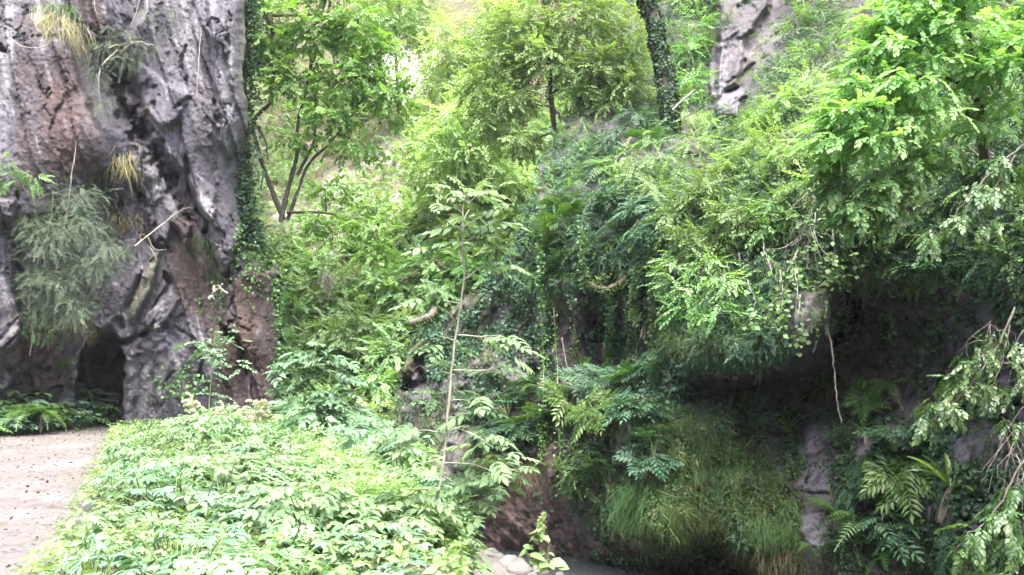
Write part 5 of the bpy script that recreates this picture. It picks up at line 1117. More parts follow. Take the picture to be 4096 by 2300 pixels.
# ---------------------------------------------------------------- plants of the gorge wall
labs_el = [((2450, 850), 'dark pinnate plant high under the ridge ferns'), ((2300, 940), 'pinnate plant on the dark ridge flank beside the pale bush'), ((2230, 1020), 'pinnate plant at the edge of the dark ridge above the ash sapling leaves'), ((2400, 990), 'pinnate plant in the middle of the ridge flank'), ((2280, 1090), 'pinnate plant over the vertical ivy stems'), ((2540, 1000), 'pinnate plant beside the deep dark cleft of the ridge'), ((2180, 960), 'pinnate plant against the yellow green bush'),
  ((2560, 870), 'grey green pinnate plant under the hazel brow'), ((2640, 960), 'pinnate plant where the hazel bush meets the dark cleft'), ((2620, 1490), 'pinnate plant topmost on the leafy mound below the overhang'), ((2680, 1530), 'pinnate plant at the lip of the dark overhang recess'), ((2560, 1560), 'pinnate plant on the crest of the leafy mound'), ((2470, 1580), 'pinnate plant on the mound under the strap-leaved ferns'), ((2370, 1590), 'pinnate plant on the mound next to the ivy stem'), ((2500, 1670), 'pinnate plant in the heart of the leafy mound'), ((2560, 1720), 'big drooping pinnate plant in the mound above the dark pocket'), ((2420, 1690), 'pinnate plant on the mound slope'),
  ((2345, 1780), 'spiky blue green pinnate plant on the mound slope'), ((2410, 1850), 'pinnate plant over the fine-leaved bush'), ((2460, 1970), 'lowest pinnate plant of the mound'), ((2370, 1990), 'pinnate plant dangling under the fine-leaved bush'), ((2280, 1660), 'pinnate plant between ivy stem and brown rock'), ((2210, 1640), 'pinnate plant left of the ivy stems'), ((2090, 1600), 'pinnate plant behind the ash sapling on the ledge'), ((2030, 1660), 'pinnate plant in shade behind the ash sapling'), ((2120, 1710), 'pinnate plant on the ledge over the dry grass'), ((2200, 1740), 'pinnate plant at the top of the brown rock face'), ((1980, 1560), 'pinnate plant on the ledge beside the ash sapling stem'),
  ((2640, 1820), 'pinnate plant under the mossy green hump'), ((2600, 1870), 'pinnate plant hanging at the pocket under the hump'), ((3040, 1720), 'blue green pinnate plant on the ledge of the dark overhang'), ((3020, 1650), 'upper pinnate plant on the overhang ledge'), ((3430, 2230), 'big pinnate plant low on the shaded wall'), ((3760, 1780), 'pinnate plant in deep shade under the round-leaved branch'), ((3600, 1790), 'pinnate plant in deep shade beside the crack'), ((3560, 1900), 'pale pinnate plant over the lime-streaked rock'), ((3660, 1990), 'shadowed pinnate plant above the dead fern skirt'), ((3480, 1960), 'pinnate plant next to the lime-streaked rock'), ((3640, 2200), 'yellow tipped pinnate plant low in the shade'), ((3860, 2210), 'pinnate plant deep in the bottom corner shade'), ((3330, 1620), 'thin pinnate plant on the sill of the overhang'), ((3500, 1640), 'pinnate plant on the shaded sill beside the cracked rock'), ((3760, 1150), 'pinnate plant in shade under the hanging leafy tips'), ((2000, 1760), 'pinnate plant on the shaded rock beside the sapling crown')]
for k, ((u, v), lab) in enumerate(labs_el):
    p, n = right.at(u, v, .12); s = rng.uniform(.5, .95)
    put(EL[k % 5], lab, 'shrub', p, rng.uniform(0, 6), (s * rng.uniform(.85, 1.25), s, s * rng.uniform(.8, 1.3)), 'pinnate plants on the gorge wall', (.5 + rng.normal(0, .3), rng.normal(0, .35)))
fs = [((2430, 690), 'arching fern on the crest of the ridge', 2, .8), ((2245, 830), 'big arching fern leaning out of the dark ridge', 0, .9), ((2300, 720), 'dim fern under the hornbeam roots', 1, .8), ((2590, 570), 'fern on the ridge beside the ivy-clad trunk foot', 0, .8), ((2500, 620), 'fern on the crest behind the grey green bush', 1, .7), ((2270, 1710), 'brownish fern on the brown rock by the ivy stems', 1, .6), ((3360, 2070), 'broad bright fern at the foot of the lime-streaked rock', 0, .9), ((3460, 2110), 'pale fern with a raised frond beside the broad bright fern', 2, .8), ((3590, 2210), 'yellow green fern low in the shade', 0, .8), ((3200, 1640), 'small fern on the overhang sill near the hanging root', 1, .5), ((3290, 1580), 'small fern curling over the overhang sill', 1, .55), ((3560, 1560), 'dark fern on the shaded sill', 0, .6), ((2220, 1880), 'fern on the dry grass ledge of the brown rock', 1, .5), ((2680, 420), 'yellow green fern below the top-edge bush', 0, .9), ((2800, 200), 'fern in the bushes at the crag', 0, .9), ((2150, 1560), 'fern on the shelf under the dark hollow', 1, .6), ((3660, 1880), 'bright fern on the dark wall', 0, .5), ((3250, 2180), 'fern beside the pale tufa pillar', 1, .5)]
for (u, v), lab, k, s in fs:
    p, n = right.at(u, v, .1); put(FE[k], lab, 'fern', p, rng.uniform(0, 6), s, 'ferns on the gorge wall', (.45, rng.normal(0, .2)))
ts = [((2390, 1370), 'big glossy strap-leaved fern on the dark curtain rock', 2, .75), ((2310, 1480), 'broad strap-leaved fern low beside the leaning root', 0, .7), ((2370, 1500), 'strap-leaved fern half hidden behind the leafy mound', 0, .6), ((2460, 1170), 'grey drooping strap-leaved fern under the mossy branch', 2, .7), ((2600, 1290), 'grey drooping strap-leaved fern beside the dark cleft', 2, .6), ((3170, 1745), 'bright strap-leaved fern with a skirt of dead fronds on the mossy wall', 1, .62), ((3480, 1750), 'small strap-leaved fern on the lime-streaked rock', 1, .42), ((3660, 2130), 'lit upright strap-leaved fern in the bottom shade', 0, .55), ((3040, 1440), 'yellow green strap-leaved fern under the lip of the overhang', 2, .5), ((2655, 1490), 'small strap-leaved fern at the end of the overhang lip', 0, .4), ((3210, 1620), 'strap-leaved fern with dead fronds on the overhang sill', 1, .55), ((3820, 1970), 'strap-leaved fern with a big dead skirt in the bottom corner shade', 1, .8), ((3490, 1030), 'strap-leaved fern with pale dead tips under the hazel bough', 1, .5), ((2960, 1640), 'upright strap-leaved fern at the end of the overhang ledge', 0, .45), ((2540, 1960), 'yellow strap-leaved fern in the grass cascade', 0, .4), ((2600, 1750), 'bright strap-leaved fern by the dark pocket', 0, .4), ((2380, 1090), 'strap-leaved fern on the shaded ridge flank', 0, .45)]
for (u, v), lab, k, s in ts:
    p, n = right.at(u, v, .12); put(TG[k], lab, 'fern', p, rng.uniform(0, 6), s, 'strap-leaved ferns on the gorge wall', (.4, rng.normal(0, .15)))
plant('shrub', 'fine-leaved bright bush hanging on the wall below the leafy mound', 'shrub', [([(2310, 1860, 17.8), (2300, 1830, 17.4), (2330, 1800, 17.2)], .02, .008)], lobes(right, .3, .35, 150, [(2310, 1840, 70, 60), (2290, 1910, 60, 60), (2350, 1790, 40, 30), (2330, 1950, 40, 30), (2250, 1850, 40, 30)]), LM['ash'], B_grey, 'fine', .30, limb=.008, twr=.003, parts=('stem', 'crown'), droop=.35)
for lab, pth, n, ln, mat in [
  ('long green grass cascade down the mossy wall above the water', [(2520, 1960), (2600, 1930), (2700, 1960)], 900, 1.25, 'grass'), ('yellow green grass hank under the lowest pinnate plants', [(2480, 2040), (2560, 2060), (2620, 2040)], 600, .9, 'grass'), ('green grass fall near the dark water hollow', [(2640, 2050), (2740, 2030), (2820, 2060)], 600, .9, 'moss'), ('mossy fall under the lip beside the overhang', [(2700, 1350), (2760, 1320), (2820, 1350)], 800, .95, 'moss'), ('thin mossy fringe of the overhang lip', [(2840, 1330), (2930, 1350), (3000, 1380)], 500, .5, 'moss'), ('dry straw grass fringe over the brown rock face', [(2040, 1870), (2100, 1850), (2150, 1880)], 420, .85, 'straw'), ('short dry grass tuft beside the straw fringe', [(1960, 1800), (2010, 1830)], 220, .6, 'straw'), ('grass hanging beside the pale tufa pillar', [(3060, 2080), (3120, 2070), (3180, 2100)], 620, .9, 'grass'), ('grass hanging at the bottom edge beside the tufa pillar', [(3080, 2200), (3180, 2190)], 400, .8, 'straw'), ('mossy hair on the rock under the hump', [(2650, 1700), (2760, 1690), (2840, 1720)], 700, .6, 'moss'), ('dull straw fringe under the ledge behind the ivy stems', [(2120, 1560), (2180, 1590)], 260, .7, 'straw'), ('long moss beard on the dark curtain rock beside the hollow', [(2200, 1180), (2240, 1170), (2260, 1200)], 300, .8, 'moss'), ('green moss beard hanging over the overhang near the creeper', [(2840, 1180), (2900, 1210), (2960, 1200)], 420, .7, 'grass')]:
    curtain('hanging_grass', lab, 'grass', [right.at(u, v, .08) for u, v in pth], int(n * 1.3), ln * .5, mat, .007, group='grass and moss hanging on the gorge wall', kind='thing')

# ivy stems, roots and twigs
for lab, pth, off, r, n, mat, sz in [
  ('longest ivy stem, hanging in front of the brown rock beside the sapling leaves', [(2165, 1180), (2168, 1300), (2175, 1450), (2172, 1600), (2170, 1720), (2160, 1850)], .35, .012, 300, 'ivy', .075), ('ivy stem hanging next to the mossy knob', [(2215, 1230), (2225, 1400), (2232, 1550), (2236, 1700), (2242, 1880)], .35, .012, 200, 'ivy', .07), ('thin ivy stem over the pinkish rock', [(2290, 1180), (2298, 1300), (2292, 1420)], .3, .008, 80, 'ivy', .06), ('thick ivy pillar behind the strap-leaved fern', [(2445, 1150), (2440, 1260), (2436, 1380), (2430, 1460), (2425, 1540)], .3, .03, 520, 'ivy', .075), ('pale-leaved ivy column under the mossy branch', [(2545, 1060), (2540, 1140), (2535, 1200), (2540, 1280)], .3, .03, 460, 'hazel', .07), ('thin ivy stem ending above the leafy mound', [(2500, 1180), (2505, 1300), (2520, 1400), (2530, 1440)], .3, .010, 110, 'ivy', .06), ('slim ivy strand falling in front of the shaded ridge flank', [(2330, 900), (2335, 1020), (2330, 1150)], .4, .010, 170, 'ivy', .075), ('ivy strand dangling off the ridge beside the sapling top', [(2160, 1000), (2165, 1090), (2158, 1180)], .4, .010, 130, 'ivy', .075), ('pair of twisted ivy strands over the dark cleft', [(2600, 1030), (2605, 1150), (2612, 1290), (2608, 1400)], .4, .012, 210, 'ivy', .075), ('ivy strand with large leaves right of the dark cleft', [(2660, 1090), (2655, 1220), (2662, 1370)], .4, .012, 180, 'hazel', .09), ('ivy stem with pale stem line beside the dark cleft', [(2530, 1240), (2545, 1360), (2550, 1450)], .3, .012, 130, 'ivy', .06)]:
    strand('hanging_ivy', lab, pth, [RR(u, v, off + .3) for u, v in pth], r, int(n * 1.3), 'ivyleaf', LM['hazel' if mat == 'hazel' else 'fern'], B_grey, sz, 'hanging ivy stems', 'ivy', .02, .10)
for lab, pth, d, r, n in [('thick pale root hanging across the mouth of the dark recess', [(3285, 1120), (3295, 1220), (3312, 1320), (3330, 1420), (3342, 1540), (3352, 1620), (3365, 1690)], 15.3, .02, 0), ('brown root slanting past the creeper under the hazel brow', [(2955, 1010), (2970, 1100), (2985, 1190), (3000, 1260), (3030, 1370)], 15.8, .016, 14), ('leaning bare root in front of the dark curtain rock', [(2248, 1350), (2260, 1430), (2275, 1500), (2282, 1540)], 20, .02, 0), ('small fork of pale root below the strap-leaved fern', [(2330, 1490), (2350, 1520), (2362, 1545)], 20, .014, 0)]:
    strand('hanging_root', lab, pth, d, r, n, 'tiny', LM['hazel'], B_grey, .09, 'hanging roots of the gorge wall', 'root', .012)
for k, (pth, lab) in enumerate([([(3260, 700), (3250, 820), (3240, 900), (3290, 1040), (3370, 1160)], 'longest bare twig trailing from the pale dead twigs'), ([(3240, 860), (3200, 960), (3180, 1060), (3200, 1240)], 'bare twig trailing straight down from the dead twigs'), ([(3260, 850), (3265, 960), (3330, 1060), (3385, 1180)], 'forked twig trailing over the pale rock knob'), ([(3330, 880), (3335, 980), (3340, 1060)], 'short twig trailing below the hazel bough'), ([(3000, 890), (3080, 860), (3190, 830), (3250, 790)], 'pale dead stick lying across the hazel bush'), ([(3000, 690), (3100, 685), (3250, 680)], 'upper pale dead stick poking from the hazel bush'), ([(3190, 1070), (3150, 1140), (3100, 1200), (3050, 1260)], 'leafy twig trailing toward the creeper'), ([(3040, 880), (3060, 1000), (3090, 1100)], 'thin twig trailing below the loose bush'), ([(3190, 1000), (3150, 1100), (3210, 1150), (3340, 1120)], 'leafy twig bending sideways over the pale rock knob'), ([(3120, 1080), (3130, 1200), (3115, 1330)], 'leafy twig hanging plumb over the front of the overhang'), ([(3200, 1180), (3195, 1290), (3190, 1400)], 'small-leaved twig hanging at the end of the overhang lip'), ([(3400, 1000), (3440, 1080), (3420, 1150)], 'pale-leaved twig in the dark crevice behind the knob'), ([(3560, 1240), (3570, 1310), (3560, 1370)], 'small lit twig deep in the dark recess'), ([(2990, 1120), (3020, 1210), (2990, 1300)], 'yellowish leafy twig over the mossy front')]):
    strand('trailing_twig', lab, pth, [RR(u, v, .7) for u, v in pth], .011, [24, 30, 36, 16, 0, 6, 34, 18, 46, 40, 34, 26, 22, 34][k], TW['tiny'], LM['hazel'], B_grey, .10, 'trailing twigs at the overhang', 'twig', .02, .14)
rt = Tubes()
def tangle(lab, c, ext, n, d, name='dead_twigs', r=.005, bark=B_grey):
    tb = Tubes(); base = P(c[0], c[1], d)
    for k in range(n):
        a = P(c[0] + rng.normal(0, .25) * ext[0], c[1] - ext[1] * .4 + rng.normal(0, .15) * ext[1], d + rng.normal(0, .12)); e = P(c[0] + rng.normal(0, .6) * ext[0], c[1] + ext[1] * rng.uniform(-.2, .9), d + rng.normal(0, .25)); m = (a + e) / 2 + rng.normal(0, .1, 3)
        tb.add([a, m, e], r * rng.uniform(.6, 1.4), r * .4, 4, 4, .012, False)
    o = obj(name, tb.mesh(name, bark, base)); o.location = tuple(base); return tag(o, lab, 'twigs')
tangle('bundle of pale dead twigs hanging over the overhang brow', (3255, 800), (60, 110), 34, 14.6); tangle('mesh of fine dead twigs in the shade under the loose bush', (3220, 960), (110, 160), 30, 14.9, r=.005); tangle('tangle of bare twigs at the shaded corner beside the round-leaved branches', (4030, 1850), (110, 260), 22, 9.3, r=.003); tangle('pale dead fern stalks on the middle slope', (1310, 1140), (60, 80), 34, 28.3, r=.016, bark=B_pale); tangle('wispy dry stalks above the two boughs in the shaded corner', (3950, 1400), (120, 200), 14, 10.5, r=.003)
branch('mossy_branch', 'curved moss-covered branch stub hanging over the ivy stems', 'branch', [([(2365, 1130), (2390, 1150), (2430, 1155), (2470, 1135), (2500, 1110), (2530, 1085)], [19.2, 19, 18.9, 19, 19.2, 19.5], .05, .07), ([(2400, 1152), (2405, 1120), (2420, 1100)], 19.0, .03, .012), ([(2365, 1130), (2350, 1110), (2335, 1100)], 19.2, .02, .008)], B_moss, 26)
branch('mossy_branch', 'thick broken mossy log sticking out of the slope', 'branch', [([(1640, 1290), (1690, 1275), (1725, 1262), (1740, 1240)], [25.6, 25.6, 25.8, 26.2], .10, .12), ([(1725, 1262), (1722, 1290)], 25.7, .04, .02)], B_wood, 30)
branch('mossy_branch', 'thin mossy branch curving out of the pale bush', 'branch', [([(1600, 1125), (1630, 1110), (1655, 1095), (1670, 1092)], 27.0, .05, .06), ([(1740, 1040), (1790, 1080), (1840, 1095)], 27, .06, .05)], B_moss, 30)
branch('fallen_log', 'slender grey dead trunk slanting across the bush right of the ivy-clad tree', 'branch', [([(2690, 440), (2730, 400), (2780, 360)], 21.8, .03, .025)], B_grey)
for lab, (u, v), s in [('yellow moss cushion topmost on the mossy knob', (2205, 1330), .22), ('moss cushion with a brown stalk below the mossy knob', (2232, 1470), .15), ('golden moss cushion on the shelf behind the sapling', (1950, 1640), .2)]:
    p, n = right.at(u, v, .1); m = 700; q = norm(rng.normal(0, 1, (m, 3))); L = Leaves(); L.add(scatter(TW['tiny'], frames(q + rng.normal(0, .5, (m, 3)), q), q * np.array([.7, .6, 1.1]) * s * rng.uniform(.7, 1.1, (m, 1)), rng.uniform(.03, .06, m)))
    o = obj('moss_cushion', L.mesh('moss_cushion', LM['moss'])); o.location = tuple(p); tag(o, lab, 'moss', 'moss cushions')

# leafy branches reaching in near the frame edge
for lab, st, lb, sz in [
  ('round-leaved leafy bough hanging in the shade beside the dark recess', [([(4060, 1230, 9.6), (3980, 1400, 9.3), (3880, 1540, 9.1), (3760, 1660, 9.0), (3660, 1700, 8.9)], .014, .005), ([(4040, 1300, 9.4), (4000, 1480, 9.2), (3940, 1600, 9.1)], .01, .004)], [(3920, 1440, 9.1, 60, 90, .3, 26), (3860, 1540, 9.1, 90, 60, .3, 38), (3760, 1620, 9.0, 80, 50, .25, 36), (3690, 1680, 8.9, 50, 30, .2, 16), (3960, 1560, 9.2, 70, 60, .3, 28), (3980, 1350, 9.3, 50, 60, .3, 12)], .27),
  ('leafy bough with hanging pointed leaf tips high over the dark recess', [([(4120, 560, 9.8), (4020, 640, 9.4), (3920, 740, 9.1), (3840, 830, 9.0), (3780, 930, 8.9)], .014, .004), ([(4060, 620, 9.5), (3960, 780, 9.2), (3900, 900, 9.1)], .01, .004)], [(4000, 660, 9.4, 110, 60, .35, 34), (3900, 770, 9.2, 90, 60, .3, 34), (3830, 880, 9.0, 80, 60, .3, 30), (3720, 960, 9.0, 50, 60, .25, 18), (4060, 760, 9.4, 80, 70, .3, 26), (3960, 900, 9.1, 60, 40, .3, 14)], .28),
  ('leafy bough low in the bottom corner with drooping oval leaves', [([(4160, 1750, 8.2), (4060, 1900, 8.0), (3980, 2050, 7.9), (3880, 2130, 7.8), (3820, 2200, 7.8)], .012, .004), ([(4080, 1860, 8.1), (4040, 2100, 8), (4000, 2240, 7.9)], .01, .004)], [(4000, 2060, 7.9, 80, 50, .3, 28), (3900, 2140, 7.8, 60, 60, .25, 20), (4040, 2160, 8.0, 70, 70, .3, 26), (3840, 2220, 7.8, 40, 40, .2, 10), (4000, 2270, 7.9, 60, 50, .25, 18), (4070, 1960, 8, 50, 60, .3, 16)], .27),
  ('sparse leafy bough at the edge of the frame between the two lower boughs', [([(4180, 1250, 8.6), (4090, 1330, 8.5), (4040, 1420, 8.5)], .01, .004), ([(4160, 1560, 8.5), (4080, 1640, 8.4), (4030, 1720, 8.4)], .01, .004)], [(4060, 1370, 8.5, 50, 60, .25, 10), (4050, 1690, 8.4, 50, 60, .25, 10), (4090, 1500, 8.5, 40, 90, .25, 12)], .25)]:
    plant('leafy_bough', lab, 'branch', st, lb, LM['bough'], B_dark, 'beech', sz * .78, dens=.85, group='leafy boughs over the shaded wall', parts=('stem', 'leaves'), limb=.004, twr=.002, droop=.55, shell=.1, asp=(-.4, -.1, -.35))

# ---------------------------------------------------------------- uncountable cover
def bare(u, v): return 1 - .93 * ((poly_sd(u, v, [(2110, 1790), (2240, 1760), (2290, 2000), (2330, 2240), (1880, 2240), (1950, 2040), (2060, 1930)]) < 0) | (poly_sd(u, v, [(3195, 1660), (3320, 1700), (3330, 1900), (3320, 2040), (3275, 2060), (3280, 2300), (3220, 2300), (3190, 2050), (3200, 1900), (3230, 1780)]) < 0) | (poly_sd(u, v, [(3430, 1700), (3520, 1720), (3450, 1870), (3430, 1860)]) < 0) | (poly_sd(u, v, [(3160, 1160), (3350, 1060), (3360, 1140), (3300, 1320), (3220, 1430), (3150, 1400)]) < 0) | (poly_sd(u, v, [(2210, 1180), (2330, 1170), (2330, 1440), (2230, 1480)]) < 0))
ones = lambda u, v: np.ones_like(u)
def blob(L):
    def f(u, v):
        o = np.zeros_like(u)
        for cu, cv, a, b, w in L: o = np.maximum(o, w * np.exp(-((u - cu) / a) ** 2 - ((v - cv) / b) ** 2))
        return o
    return f
def nz(u, v, s, seed): return fbm(np.stack([u / s, v / s, u * 0], -1), 3, seed)
def cov_up(u, v):     # leafy upper wall
    recess = (u > 2730) * (v > 1180 + 0.0 * u) * 1.0
    return np.clip(.55 + 1.2 * nz(u, v, 120, 501), .05, 2) * (v < 1120 - 0.10 * (u - 2100) * (u < 3000)) * np.where(poly_sd(u, v, [(2050, 620), (2330, 600), (2480, 700), (2620, 780), (2680, 900), (2700, 1200), (2000, 1200)]) < 0, .12, 1) * (1 - 0.9 * greymask(u, v))
def greymask(u, v): return (poly_sd(u, v, [(2860, -80), (3080, -80), (3180, 60), (3110, 220), (3000, 330), (2990, 470), (2850, 460), (2840, 160), (2930, 120)]) < 0) * 1.0
cover('ground_cover', 'mixed low greenery and brambles rooted over the upper gorge wall', right, cov_up, (2080, -350, 4900, 1120), 10500, 'small', 'hazel', .26, .5, .2, .25)
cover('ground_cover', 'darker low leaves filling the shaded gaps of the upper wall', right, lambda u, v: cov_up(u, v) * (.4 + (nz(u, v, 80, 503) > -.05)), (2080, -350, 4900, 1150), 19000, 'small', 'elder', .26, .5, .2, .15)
cover('ivy_cover', 'dark ivy leaves creeping over the shaded rock', right, lambda u, v: np.clip(.3 + 1.4 * nz(u, v, 90, 505), 0, 2) * bare(u, v) * (1 - .95 * ((v > 1330) & (v < 1640) & (u > 2740) & (u < 3500))), (1560, 900, 4800, 2330), 42000, 'ivyleaf', 'ivy', .085, .35, .6, .10)
cover('ivy_cover', 'greener creeping leaves over the ridge and curtain rock', right, lambda u, v: np.clip(.1 + 1.8 * nz(u, v, 70, 507), 0, 2) * bare(u, v), (1600, 650, 2750, 1700), 15000, 'ivyleaf', 'elder', .09, .45, .5, .14)
mossd = blob([(2820, 1850, 170, 170, 1.4), (2700, 2050, 150, 130, 1), (3050, 2000, 120, 130, 1), (2620, 1640, 120, 70, 1), (2700, 1400, 80, 90, .9), (3090, 2180, 90, 120, 1), (3400, 1850, 70, 110, .7), (3500, 1900, 90, 90, .5), (2950, 1250, 150, 90, .7), (3170, 1850, 40, 60, .6)])
cover('moss', 'bright moss and tiny-leaved herbs cushioning the lower wall', right, lambda u, v: mossd(u, v) * bare(u, v) * np.clip(.4 + 1.4 * nz(u, v, 60, 509), 0, 2), (2300, 1100, 3700, 2330), 15000, 'tiny', 'grass', .05, .5, .3, .10)
cover('moss', 'olive moss on the damp lower wall', right, lambda u, v: (.25 + mossd(u, v)) * bare(u, v) * np.clip(.2 + 1.6 * nz(u, v, 45, 511), 0, 2) * (1 - .9 * ((v > 1330) & (v < 1620) & (u > 2740) & (u < 3500))), (1600, 1100, 4200, 2330), 16000, 'tiny', 'moss', .055, .5, .3, .06)
cover('ground_cover', 'light green low growth carpeting the middle slope', mid, lambda u, v: np.clip(.45 + 1.3 * nz(u, v, 110, 513), 0.03, 2) * np.where((v < 950) & (u < 1650), .6, 1), (950, 150, 2400, 1900), 9000, 'beech', 'soft', .5, .7, .05, .6)
cover('ground_cover', 'deeper green low growth on the middle slope', mid, lambda u, v: np.clip(.2 + 1.5 * nz(u, v, 90, 515), 0, 2) * np.where((v < 950) & (u < 1650), .3, 1), (950, 150, 2400, 1900), 9000, 'beech', 'hazel', .46, .7, .05, .3)
cover('dry_grass', 'dry straw and fallen stalks on the middle slope', mid, blob([(1300, 1000, 140, 120, 1), (1420, 1150, 150, 100, .6), (1250, 1200, 100, 100, .7), (1550, 700, 150, 120, .7), (1450, 1250, 200, 80, .4)]), (950, 500, 1900, 1700), 6000, [blade(.7, .02, 4, .4)], 'straw', .5, .3, .2, .1)
cover('far_foliage', 'sunlit foliage clothing the far cliff', far, lambda u, v: np.clip(.1 + 1.6 * nz(u, v, 130, 517), 0, 2) * np.where((u > 1430) & (u < 1760) & (v > 150) & (v < 420), .15, 1), (880, -200, 2700, 1000), 9000, 'small', 'yellow', 1.0, .6, .1, 1.0)
cover('ivy_cover', 'small ferns and ivy on the outer buttress corner of the cave cliff', left, blob([(1000, 950, 50, 70, 1), (1060, 1010, 60, 60, 1), (1110, 1200, 25, 120, .8), (1110, 1450, 20, 120, .5)]), (930, 800, 1180, 1750), 2600, 'ivyleaf', 'hazel', .10, .4, .5, .12)

ridge = [(2080, 640), (2230, 520), (2420, 620), (2600, 720), (2680, 900), (2700, 1150), (2000, 1150), (2080, 850)]
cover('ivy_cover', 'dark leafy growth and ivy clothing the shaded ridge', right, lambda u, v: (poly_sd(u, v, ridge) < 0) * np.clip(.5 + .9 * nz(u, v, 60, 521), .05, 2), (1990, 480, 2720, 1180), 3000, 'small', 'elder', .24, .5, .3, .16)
cover('ivy_cover', 'olive small-leaved growth in the gaps of the ridge', right, lambda u, v: (poly_sd(u, v, ridge) < 0) * np.clip(.2 + 1.6 * nz(u, v, 50, 523), .0, 2), (1990, 480, 2720, 1180), 1500, 'small', 'sycamore', .2, .5, .3, .2)
front = [(2700, 1130), (3000, 1080), (3330, 1060), (3280, 1330), (3120, 1420), (2960, 1450), (2760, 1480), (2660, 1380)]
cover('ivy_cover', 'hanging leafy creepers and moss on the front of the overhang', right, lambda u, v: (poly_sd(u, v, front) < 0) * np.clip(.35 + 1.3 * nz(u, v, 50, 525), .0, 2) * bare(u, v), (2650, 1050, 3350, 1490), 3000, 'small', 'elder', .18, .35, .6, .14)
cover('moss', 'green moss hanging on the front of the overhang', right, lambda u, v: (poly_sd(u, v, front) < 0) * np.clip(.3 + 1.5 * nz(u, v, 45, 527), .0, 2) * bare(u, v), (2650, 1050, 3350, 1490), 9000, 'tiny', 'grass', .06, .35, .6, .10)

hang = [blade(.1, .035, 3, .1), blade(.4, .03, 3, .3)]
for lab, mt, nn_, sd in (('short green grass and moss strands hanging over the lower wall', 'grass', 9000, 531), ('olive moss strands hanging over the lower wall', 'moss', 5000, 533), ('pale straw strands among the moss of the lower wall', 'straw', 500, 535)):
    cover('moss', lab, right, lambda u, v: mossd(u, v) * bare(u, v) * np.clip(.1 + 1.9 * nz(u, v, 70, sd), 0, 2), (2300, 1100, 3700, 2330), nn_, hang, mt, .26, .2, 1.1, .08)
# ================================================================== herb bed beside the path
HP = [herb_proto('palm', 'mint', 40, .42, .42, .108), herb_proto('palm', 'bluemint', 36, .44, .42, .128), herb_proto('pinn', 'mint', 34, .42, .40, .18), herb_proto('pinn', 'bluemint', 34, .46, .42, .17), herb_proto('tri', 'mint', 40, .36, .40, .105), herb_proto('palm', 'mint', 38, .38, .40, .115), herb_proto('pinn', 'mint', 36, .52, .40, .16), herb_proto('tri', 'bluemint', 36, .3, .42, .11)]
def bed_points(n, xy, dist):
    out = []
    for _ in range(n * 40):
        x, y = xy()
        if all((x - a) ** 2 + (y - b) ** 2 > (dist(y)) ** 2 for a, b in out): out.append((x, y))
        if len(out) >= n: break
    return out
def bed_xy():
    y = 3.0 + 21.5 * rng.random() ** 1.15
    a, b = interp(y, BED_L) + .3, interp(y, BED_R) - .35 + .06 * max(0, y - 6)
    x = rng.uniform(a, b)
    if y < 13 and 2048 + (x + .42) / y * 3408 > 1880: x = (1880 - 2048) / 3408 * y - .42 - .5 * rng.random()
    return x, y
pts = bed_points(280, bed_xy, lambda y: .35 + .022 * y)
pts += [(-2.55, 4.5), (-2.2, 4.35), (-2.75, 4.95), (-1.9, 4.6), (-2.4, 5.0), (-3.0, 5.3), (-2.0, 5.1), (-2.85, 4.4)]
for x, y in pts:
    rel_l = x - interp(y, BED_L); rel_r = interp(y, BED_R) - x
    near = y < 7.5
    k = rng.choice([1, 3, 0, 2, 1, 7] if near else [0, 2, 4, 7, 3, 5, 6, 1, 6, 5])
    s = rng.uniform(.8, 1.25) * (1.0 if near else 1.15) * (0.62 if rel_l < .6 else 1)
    lab, grp = (('pale green herb clump in the bed along the bottom of the picture', 'herb clumps along the bottom edge') if near else ('herb clump crowding the edge of the dirt path', 'herb clumps at the path edge') if rel_l < 1.0 else ('herb clump on the brink of the bank over the stream', 'herb clumps on the stream bank') if rel_r < .5 else ('herb clump in the middle of the bed between path and bank', 'herb clumps in the middle of the bed'))
    p = onground(x, y)
    put(HP[k], lab, 'herb', p, rng.uniform(0, 6.28), (s, s, s * rng.uniform(.75, 1.15) * (1.4 if rng.random() < .09 else 1) * (1 + .6 * float(vnoise(np.array([x * .7, y * .55, 3.0]), 77)))), grp, (rng.normal(0, .06), rng.normal(0, .06)))
# clumps on the other side of the path, at the foot of the cliff
HD = [herb_proto('palm', 'bluemint', 18, .6, .45, .30), herb_proto('pinn', 'ash', 16, .6, .45, .36), herb_proto('tri', 'bluemint', 18, .55, .45, .30)]
for j in range(64):
    u = rng.uniform(-200, 385); d0 = rng.random(); vb = 1752 - .11 * max(u, 0) - 34 * d0
    p = gp(u, vb); p = onground(p[0], p[1])
    put(HD[j % 3], 'leafy herb clump at the foot of the cliff across the path', 'herb', p, rng.uniform(0, 6.28), rng.uniform(1.0, 1.6) * (.8 + .5 * d0), 'herb clumps at the cliff foot')
for lab, (u, v, d), s, k in [('yellow green fern with long arching fronds above the herbs at the cliff foot', (95, 1650, 21.5), 1.0, 0), ('fern beside the arching fern at the cliff foot', (170, 1655, 22), .8, 2), ('small fern in the herbs beside the square cut stump', (1290, 1880, 12.6), .55, 0), ('pale fern frond tuft in the middle of the herb bed', (1430, 2090, 7.6), .5, 1), ('yellowish fern fronds low in the herb bed near the bottom edge', (1330, 2290, 5.6), .38, 1)]:
    put(FE[k], lab, 'fern', P(u, v, d), rng.uniform(0, 6), s, 'ferns among the herbs')
